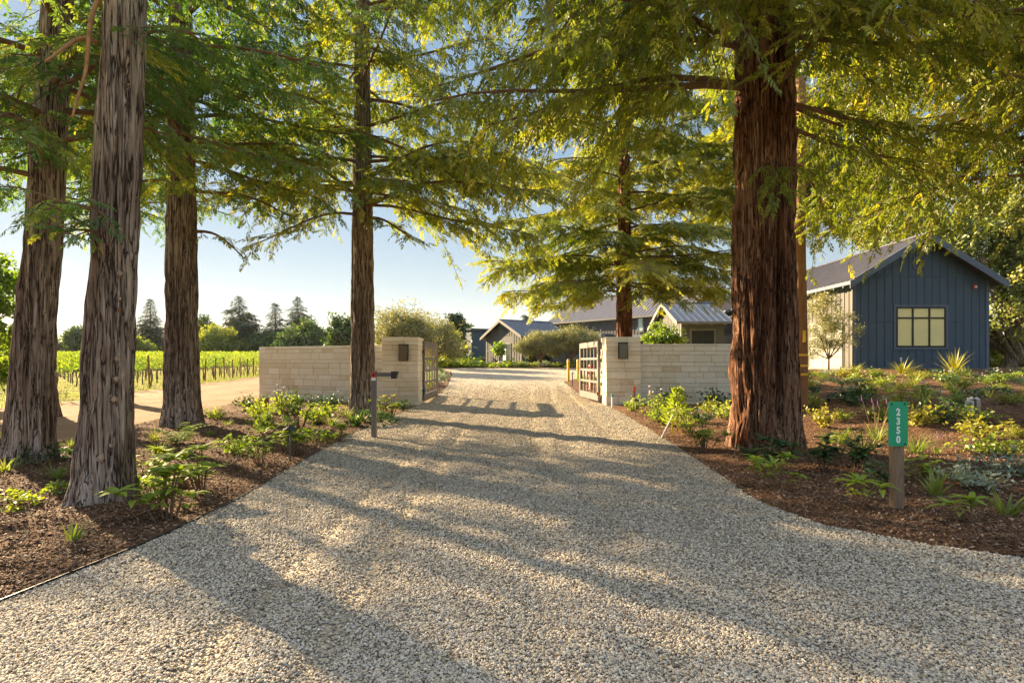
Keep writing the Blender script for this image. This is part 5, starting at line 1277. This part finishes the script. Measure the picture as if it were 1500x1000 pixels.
def variants(fn, mats, name, k=3, **kw): return [fn(11 + 7 * i, **kw).mesh(name, mats) for i in range(k)]
PB, PD, PG, PS, PR, TW = M['p_bright'], M['p_dark'], M['p_gold'], M['p_silver'], M['p_grass'], M['twig']
K = dict(
    broad=(variants(m_broad, [PB, TW], 'leafy_shrub'), 'leafy_shrub', 'shrub', .55),
    broadd=(variants(m_broad, [PD, TW], 'leafy_shrub'), 'leafy_shrub', 'shrub', .50),
    rosette=(variants(m_broad, [PB, TW], 'leafy_shrub', 2, stems=3, L=.26, W=.075), 'leafy_shrub', 'shrub', .45),
    fine=(variants(m_fine, [PB, TW], 'small_leaved_shrub'), 'small_leaved_shrub', 'shrub', .45),
    fined=(variants(m_fine, [PD, TW], 'small_leaved_shrub'), 'small_leaved_shrub', 'shrub', .45),
    gold=(variants(m_fine, [PG, TW], 'golden_shrub', 2), 'golden_shrub', 'shrub', .45),
    silver=(variants(m_fine, [PS, TW], 'silver_shrub', 2, n=520, w=.36, h=.26, size=.06, narrow=True), 'silver_shrub', 'shrub', .28),
    tuft=(variants(m_blades, [PR], 'grass_tuft'), 'grass_tuft', 'plant', .42),
    strap=(variants(m_blades, [PR], 'strap_leaved_plant', 3, n=22, L=.42, W=.034, up=(.9, 1.5), bend=(.1, .9)), 'strap_leaved_plant', 'plant', .42),
    flax=(variants(m_blades, [PG], 'flax_plant', 2, n=46, L=1.0, W=.05, up=(.6, 1.45), bend=(.1, .7)), 'flax_plant', 'plant', .9),
    mound=(variants(m_mound, [PB], 'mound_plant'), 'mound_plant', 'plant', .17),
    moundd=(variants(m_mound, [PD], 'mound_plant'), 'mound_plant', 'plant', .17),
    fern=(variants(m_fern, [PD], 'fern_plant', 2), 'fern_plant', 'plant', .35),
    fernb=(variants(m_fern, [PB], 'fern_plant', 2), 'fern_plant', 'plant', .35),
    pyr=(variants(m_pyramid, [PB, TW], 'pyramid_shrub', 1), 'pyramid_shrub', 'shrub', .8),
    white=([with_flowers(m_fine(5), 1).mesh('flowering_shrub', [PB, TW, M['flower']])], 'flowering_shrub', 'shrub', .45),
    violet=([with_flowers(m_blades(9, 40, .4, .016), 2, 5, .48, .2, True).mesh('flowering_shrub', [PR, TW, M['flower_violet']])], 'flowering_shrub', 'shrub', .48),
    yellow=([with_flowers(m_broad(77), 3, 9, .52, .2).mesh('flowering_shrub', [PB, TW, M['flower_yellow']])], 'flowering_shrub', 'shrub', .55),
)
def plant(kind, u, v, hpx, label, group=None, wide=1.0):
    meshes, name, cat, h0 = K[kind]; X, Y, Z = gp(u, v)
    plant_at(kind, X, Y, hpx / F * Y, label, group, wide)
def plant_at(kind, X, Y, h, label, group=None, wide=1.0):
    meshes, name, cat, h0 = K[kind]
    o = bpy.data.objects.new(name, random.choice(meshes)); COL.objects.link(o)
    o.location = (X, Y, float(mulch_z(np.array([X]), np.array([Y]))[0]) if (Y < 22 and -11 < X < 26) else gh(X, Y) + .02)
    s = h / h0; o.scale = (s * wide, s * wide, s); o.rotation_euler = (0, 0, random.uniform(0, 6.28))
    o['label'] = label; o['category'] = cat
    if group: o['group'] = group
# bed on the left, named one by one
for a in [
    ('broad', 247, 764, 88, 'big-leaved bright shrub close to the steel edging, below the stub-dotted trunk', 1.25),
    ('broad', 296, 722, 70, 'tall bright shrub with upright leaf whorls above the driveway edging', 1.3),
    ('broad', 222, 703, 52, 'bright leafy shrub touching the stub-dotted trunk', 1.1),
    ('strap', 106, 800, 40, 'withered strap plant alone on the bare mulch near the picture corner', 1.0),
    ('tuft', 84, 703, 34, 'spiky green grass tuft between the leaning and the stub-dotted trunks', 1.1),
    ('moundd', 62, 678, 20, 'small dark fern at the foot of the leaning trunk', 1.2),
    ('fernb', 262, 652, 46, 'yellow-green ferny clump at the foot of the straight trunk by the road', 1.2),
    ('tuft', 226, 648, 26, 'yellowish grass tuft beside the ferny clump', 1.0),
    ('tuft', 232, 670, 24, 'low arching grass tuft below the ferny clump', 1.3),
    ('tuft', 104, 660, 17, 'tiny yellow-green tuft by the dirt road behind the trunks', 1.0),
    ('mound', 86, 727, 16, 'tiny bright seedling on mulch below the spiky grass tuft', .8),
    ('moundd', 162, 737, 18, 'tiny green sprout at the root flare of the stub-dotted trunk', .9),
    ('mound', 205, 728, 24, 'small bright sprout just past the stub-dotted trunk base', 1.0),
    ('fine', 318, 618, 22, 'small rounded shrub by the dirt road in front of the wall end', 1.1),
    ('tuft', 333, 626, 14, 'tiny bright grass tuft beside the small rounded shrub', 1.1),
    ('tuft', 307, 640, 16, 'small blue-green tuft beside the straight trunk base', 1.1),
    ('fine', 350, 668, 34, 'low bright shrub between the path light and the ferny clump', 1.5),
    ('broad', 382, 684, 46, 'bright leaf-whorled shrub beside the path light', 1.15),
    ('broad', 424, 668, 54, 'large pale green shrub right behind the path light', 1.1),
    ('fined', 366, 602, 30, 'dark small shrub at the far corner of the limestone wall', 1.2),
    ('fine', 378, 614, 34, 'bright shrub in front of the rusty stump post', 1.2),
    ('fine', 392, 637, 44, 'upright fine-leaved green shrub below the stump post', 1.0),
    ('white', 412, 606, 34, 'pale-flowering shrub against the limestone wall', 1.1),
    ('fined', 432, 604, 36, 'upright dark shrub against the middle of the wall', .9),
    ('broad', 440, 632, 42, 'yellow-green shrub in the middle of the bed before the wall', 1.2),
    ('fine', 460, 622, 34, 'bright shrub between the wall and the slender redwood', 1.3),
    ('fined', 484, 600, 28, 'dark glossy shrub tight against the wall near the slender redwood', 1.3),
    ('fine', 478, 612, 24, 'small bronze-green shrub below the dark glossy one', 1.2),
    ('broad', 497, 648, 30, 'low leafy shrub near the drive, below the slender redwood', 1.2),
    ('tuft', 487, 628, 24, 'loose grass tuft before the slender redwood', 1.2),
    ('tuft', 508, 612, 22, 'golden grass tuft touching the slender redwood', 1.2),
    ('strap', 524, 625, 30, 'strap-leaved plant at the foot of the slender redwood', 1.2),
    ('yellow', 568, 616, 38, 'yellow-flowering leafy shrub right of the intercom post', 1.15),
    ('fined', 592, 602, 18, 'small dark shrub at the base of the gate pillar', 1.2),
    ('tuft', 8, 694, 34, 'green arching tuft cut by the picture edge', 1.4),
    ('mound', 4, 745, 26, 'bright low plant at the very edge of the bed', 1.0),
    ('tuft', 6, 652, 26, 'yellow-green tuft by the edge beside the leaning trunk', 1.2),
    ('mound', 455, 648, 18, 'small bright low plant on open mulch before the wall', 1.1),
    ('moundd', 545, 622, 20, 'small green clump behind the intercom post', 1.1),
]: plant(*a[:5], group='plants in the bed before the long wall', wide=a[5])
for a in [
    ('broad', 1138, 722, 62, 'variegated pale leafy shrub at the drive edge below the double redwood', 1.0),
    ('broadd', 1122, 690, 46, 'dark leafy shrub hugging the root flare of the double redwood', 1.2),
    ('fern', 1098, 675, 30, 'small dark fern at the root of the double redwood, drive side', 1.2),
    ('broad', 1031, 664, 52, 'bright big-leaved shrub at the drive edge', 1.0),
    ('broad', 1012, 642, 44, 'yellow-green leafy shrub behind the bright big-leaved one', 1.0),
    ('pyr', 992, 634, 62, 'yellow-green pyramid shrub propped by the white stick', 1.0),
    ('fine', 966, 622, 32, 'bright fine shrub beside the propped pyramid shrub', 1.3),
    ('white', 960, 607, 34, 'white-flowering shrub behind the dark path light', 1.0),
    ('fine', 925, 604, 28, 'small bright shrub at the foot of the dark red-topped stake', 1.0),
    ('fined', 985, 598, 34, 'dark shrub against the wall behind the pyramid shrub', 1.2),
    ('fined', 1046, 599, 36, 'dark twiggy shrub against the wall near the double redwood', 1.2),
    ('gold', 1045, 610, 32, 'yellow shrub below the dark twiggy one by the wall', 1.1),
    ('fine', 1064, 618, 32, 'pale bright shrub touching the double redwood', 1.0),
    ('fined', 1024, 622, 30, 'mid-green shrub in the middle of the small bed by the wall', 1.2),
    ('broadd', 1205, 694, 50, 'big glossy dark shrub at the foot of the double redwood, sign side', 1.25),
    ('broadd', 1252, 692, 46, 'second glossy dark shrub, nearer the number sign', 1.2),
    ('rosette', 1252, 752, 50, 'yellow-green upright shrub at the drive edge, before the number sign', 1.0),
    ('broadd', 1292, 720, 42, 'dark shrub touching the wooden sign post', 1.0),
    ('broad', 1351, 712, 42, 'large shaded leafy shrub behind the sign post', 1.2),
    ('strap', 1368, 728, 48, 'strap-leaved clump just past the sign post', 1.0),
    ('silver', 1412, 714, 34, 'silver-green narrow-leaved shrub, mid bed', 1.5),
    ('rosette', 1424, 776, 46, 'bright rosette of long leaves alone near the drive', 1.15),
    ('strap', 1474, 762, 52, 'upright strap-leaved clump near the picture corner', 1.1),
    ('silver', 1494, 702, 40, 'blue-green narrow-leaved shrub cut by the picture edge', 1.3),
    ('tuft', 1212, 655, 30, 'wispy grass tuft beside the double redwood', 1.0),
    ('tuft', 1264, 668, 50, 'tall pale grass clump behind the glossy dark shrubs', 1.0),
    ('violet', 1284, 646, 46, 'violet-spiked plant beside the green sign plate', 1.0),
    ('tuft', 1342, 668, 42, 'pale green grass clump right beside the sign plate', 1.0),
    ('gold', 1352, 628, 40, 'yellow-leaved shrub behind the green sign plate', 1.2),
    ('fined', 1376, 622, 44, 'dark green bushy shrub below the white pipe stub', 1.2),
    ('fine', 1432, 622, 32, 'bronze-green shrub below the grey irrigation canister', 1.5),
    ('gold', 1430, 645, 40, 'bright yellow-green flowering shrub on the slope', 1.4),
    ('fine', 1455, 668, 44, 'large twiggy grey-green shrub on the slope', 1.6),
    ('gold', 1485, 645, 26, 'low yellow shrub at the picture edge', 1.5),
    ('tuft', 1478, 668, 26, 'green tuft beside the large twiggy shrub', 1.3),
    ('violet', 1372, 668, 22, 'small violet-flowered plant past the sign', 1.2),
    ('gold', 1205, 628, 36, 'yellow-orange shrub beside the double redwood', 1.2),
    ('fine', 1240, 652, 28, 'small bright shrub between redwood and sign plate', 1.0),
    ('fine', 1285, 618, 30, 'bright shrub left of the sign plate top', 1.3),
    ('fined', 1252, 590, 36, 'olive-green loose shrub on the slope', 1.4),
    ('fine', 1234, 618, 20, 'low bright shrub behind the small black spotlight', 1.4),
]: plant(*a[:5], group='plants in the bed around the number sign', wide=a[5])
# the slope up to the blue-grey building
rp = np.random.RandomState(12); used = []
kinds = ['fine', 'fined', 'gold', 'mound', 'moundd', 'silver', 'tuft', 'gold', 'fine', 'mound', 'strap', 'white']
LB = dict(fine='bright small-leaved shrub among the plants on the mulch slope before the gabled building', fined='dark green small shrub among the plants on the mulch slope before the gabled building', gold='golden-yellow small shrub among the plants on the mulch slope', mound='low bright green cushion on the mulch slope before the gabled building', moundd='low dark green cushion on the mulch slope before the gabled building', silver='low silvery shrub on the mulch slope before the gabled building', tuft='grass tuft on the mulch slope before the gabled building', strap='strap-leaved plant on the mulch slope before the gabled building', white='pale-flowering shrub on the mulch slope before the gabled building')
c = 0
for _ in range(6000):
    v = 549 + 52 * rp.rand() ** 1.1; u = rp.uniform(1183, 1520); X, Y, Z = gp(u, v)
    if not 15.5 < Y < 29.2: continue
    if any((X - a) ** 2 + (Y - b) ** 2 < .95 ** 2 for a, b in used): continue
    used.append((X, Y)); k = kinds[rp.randint(len(kinds))]; h = {'mound': .2, 'moundd': .2, 'silver': .26}.get(k, .42) * rp.uniform(.75, 1.3)
    plant_at(k, X, Y, h, LB[k], 'small plants on the mulch slope: ' + k, rp.uniform(1.0, 1.6)); c += 1
    if c >= 120: break
for u, v, h, lb in ((1322, 549, 24, 'broad golden flax clump below the three-column window'), (1398, 548, 38, 'tallest golden flax clump below the window corner'), (1252, 548, 20, 'golden flax clump near the building corner'), (1232, 550, 16, 'short golden flax clump next to the airy young tree')): plant('flax', u, v, h, lb, 'golden flax clumps', 1.3 if h < 30 else .9)
# low planting along the court
for i in range(64):
    X = -9.5 + 19.5 * i / 63 + rp.uniform(-.15, .15); Y = 51.6 + rp.uniform(-.4, 1.6); k = ['fine', 'mound', 'fine', 'gold', 'tuft', 'silver'][rp.randint(6)]
    plant_at(k, X, Y, rp.uniform(.35, .65) * (1.5 if X < -4 else 1), {'fine': 'bright low shrub in the hedge-like row across the end of the court', 'mound': 'round green cushion in the row across the end of the court', 'gold': 'yellow low shrub in the row across the end of the court', 'tuft': 'grass clump in the row across the end of the court', 'silver': 'silvery low shrub in the row across the end of the court'}[k], 'planting row at the end of the court: ' + k, 1.3)
for i in range(34):
    Y = 26 + 19 * i / 33; X = float(DL(Y)) - rp.uniform(.7, 2.6); k = ['fine', 'silver', 'fine', 'gold'][rp.randint(4)]
    plant_at(k, X, Y, rp.uniform(.4, .75), {'fine': 'bright shrub in the strip behind the shaded open gate', 'silver': 'silvery shrub in the strip behind the shaded open gate', 'gold': 'yellow shrub in the strip behind the shaded open gate'}[k], 'plants behind the shaded gate: ' + k, 1.1)
for i in range(9):
    Y = 26 + 8.5 * i / 8; X = float(DR(Y)) + rp.uniform(.6, 1.8); plant_at('fine', X, Y, rp.uniform(.35, .6), 'bright shrub in the strip behind the sunlit open gate', 'plants behind the sunlit gate', 1.1)
for u, v, h, k, lb in ((655, 528, 44, 'gold', 'large yellow bush at the end of the court behind the gate'), (690, 528, 22, 'fine', 'bright tall shrub near the small gabled house'), (615, 530, 40, 'fine', 'broad green bush over the open gate')):
    X = at(u, 55); plant_at(k, X, 55, h / F * 55, lb, None, 1.5)
# bush above the right wall
leafy('garden_bush', 'bright yellow-green bush topping the limestone wall before the small gabled wing', 'shrub', (at(971, 30), 30), [(0, 0, zt(490, 30) - gh(8, 30), .75, .7, .55), (-.5, .1, zt(496, 30) - gh(8, 30), .5, .5, .45), (.55, 0, zt(495, 30) - gh(8, 30), .5, .5, .4), (0, 0, 1.4, .6, .6, .9)], 900, .16, M['maple'], M['twig'], (.07, .9), CLUST, .3, None, 5)

# ------------------------------------------------------------------ light, sky, camera
w = bpy.data.worlds.new('World'); S.world = w; w.use_nodes = True
nt = w.node_tree; nt.nodes.clear()
sky = nt.nodes.new('ShaderNodeTexSky'); sky.sky_type = 'NISHITA'; sky.sun_disc = False; sky.sun_elevation = SUN_EL
sky.sun_rotation = math.pi / 2 - SUN_AZ; sky.air_density = 1.0; sky.dust_density = .06; sky.ozone_density = 2.8
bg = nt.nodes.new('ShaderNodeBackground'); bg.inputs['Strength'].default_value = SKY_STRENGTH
out = nt.nodes.new('ShaderNodeOutputWorld'); # a gamma curve evens the sky out: the bright part near the sun is compressed
gm = nt.nodes.new('ShaderNodeGamma'); gm.inputs['Gamma'].default_value = .38; hs = nt.nodes.new('ShaderNodeHueSaturation'); hs.inputs['Saturation'].default_value = 1.75
nt.links.new(sky.outputs[0], gm.inputs[0]); nt.links.new(gm.outputs[0], hs.inputs['Color']); # bright clouds added overhead, out of view, to lift the ambient light
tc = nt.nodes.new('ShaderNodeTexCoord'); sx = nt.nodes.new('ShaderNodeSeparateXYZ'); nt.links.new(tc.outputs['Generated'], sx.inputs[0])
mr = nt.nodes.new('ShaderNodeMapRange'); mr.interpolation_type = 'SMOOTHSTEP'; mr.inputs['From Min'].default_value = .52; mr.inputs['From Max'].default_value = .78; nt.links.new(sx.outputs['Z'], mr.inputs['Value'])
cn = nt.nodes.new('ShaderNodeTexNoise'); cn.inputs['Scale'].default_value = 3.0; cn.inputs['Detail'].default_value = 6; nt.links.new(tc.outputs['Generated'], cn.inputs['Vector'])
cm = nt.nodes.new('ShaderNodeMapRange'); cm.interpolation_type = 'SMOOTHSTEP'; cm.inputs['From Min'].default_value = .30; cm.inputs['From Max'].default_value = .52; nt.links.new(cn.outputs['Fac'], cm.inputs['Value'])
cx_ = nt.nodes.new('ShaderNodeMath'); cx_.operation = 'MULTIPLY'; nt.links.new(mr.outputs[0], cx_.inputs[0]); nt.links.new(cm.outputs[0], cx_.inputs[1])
mc = nt.nodes.new('ShaderNodeMix'); mc.data_type = 'RGBA'; mc.inputs[7].default_value = (FILL_CLOUD * .89, FILL_CLOUD * .97, FILL_CLOUD * 1.09, 1); nt.links.new(cx_.outputs[0], mc.inputs[0]); nt.links.new(hs.outputs[0], mc.inputs[6]); nt.links.new(mc.outputs[2], bg.inputs[0]); nt.links.new(bg.outputs[0], out.inputs[0])
sun = bpy.data.lights.new('sun', 'SUN'); sun.energy = SUN_STRENGTH; sun.angle = math.radians(.55); sun.color = (1.0, .77, .46)
so = bpy.data.objects.new('sun', sun); COL.objects.link(so)
sd = Vector((math.cos(SUN_AZ) * math.cos(SUN_EL), math.sin(SUN_AZ) * math.cos(SUN_EL), math.sin(SUN_EL)))
so.rotation_euler = sd.to_track_quat('Z', 'Y').to_euler(); so.location = (0, 0, 40)
cam = bpy.data.cameras.new('camera'); cam.lens = 20.0; cam.sensor_width = 36.0; cam.shift_y = (HOR - 500) / 1500.0; cam.clip_end = 9000; cam.clip_start = .05
co = bpy.data.objects.new('camera', cam); COL.objects.link(co); co.location = (0, 0, CAMH); co.rotation_euler = (math.pi / 2, 0, 0)
S.camera = co
S.view_settings.view_transform = 'Standard'; S.view_settings.look = 'None'; S.view_settings.exposure = EXPOSURE; S.view_settings.gamma = 1.0
S.render.resolution_x, S.render.resolution_y = 1024, 682
# the air: pale even haze over the whole place
hm, hnt, hout = new_mat('air_haze'); pv = hnt.nodes.new('ShaderNodeVolumePrincipled'); pv.inputs['Color'].default_value = (.93, .95, 1, 1); pv.inputs['Density'].default_value = HAZE; pv.inputs['Anisotropy'].default_value = .2
hnt.links.new(pv.outputs[0], hout.inputs['Volume'])
if HAZE > 0:
    hz = link('haze', MB().box(-3600, 3600, -400, 4300, -15, 215).mesh('haze', hm)); hz['kind'] = 'stuff'
c = S.cycles
c.volume_bounces = 0
c.max_bounces = 9; c.diffuse_bounces = 6; c.glossy_bounces = 3; c.transmission_bounces = 4; c.transparent_max_bounces = 6
c.use_denoising = True; c.use_adaptive_sampling = True; c.adaptive_threshold = .012
c.sample_clamp_indirect = 8
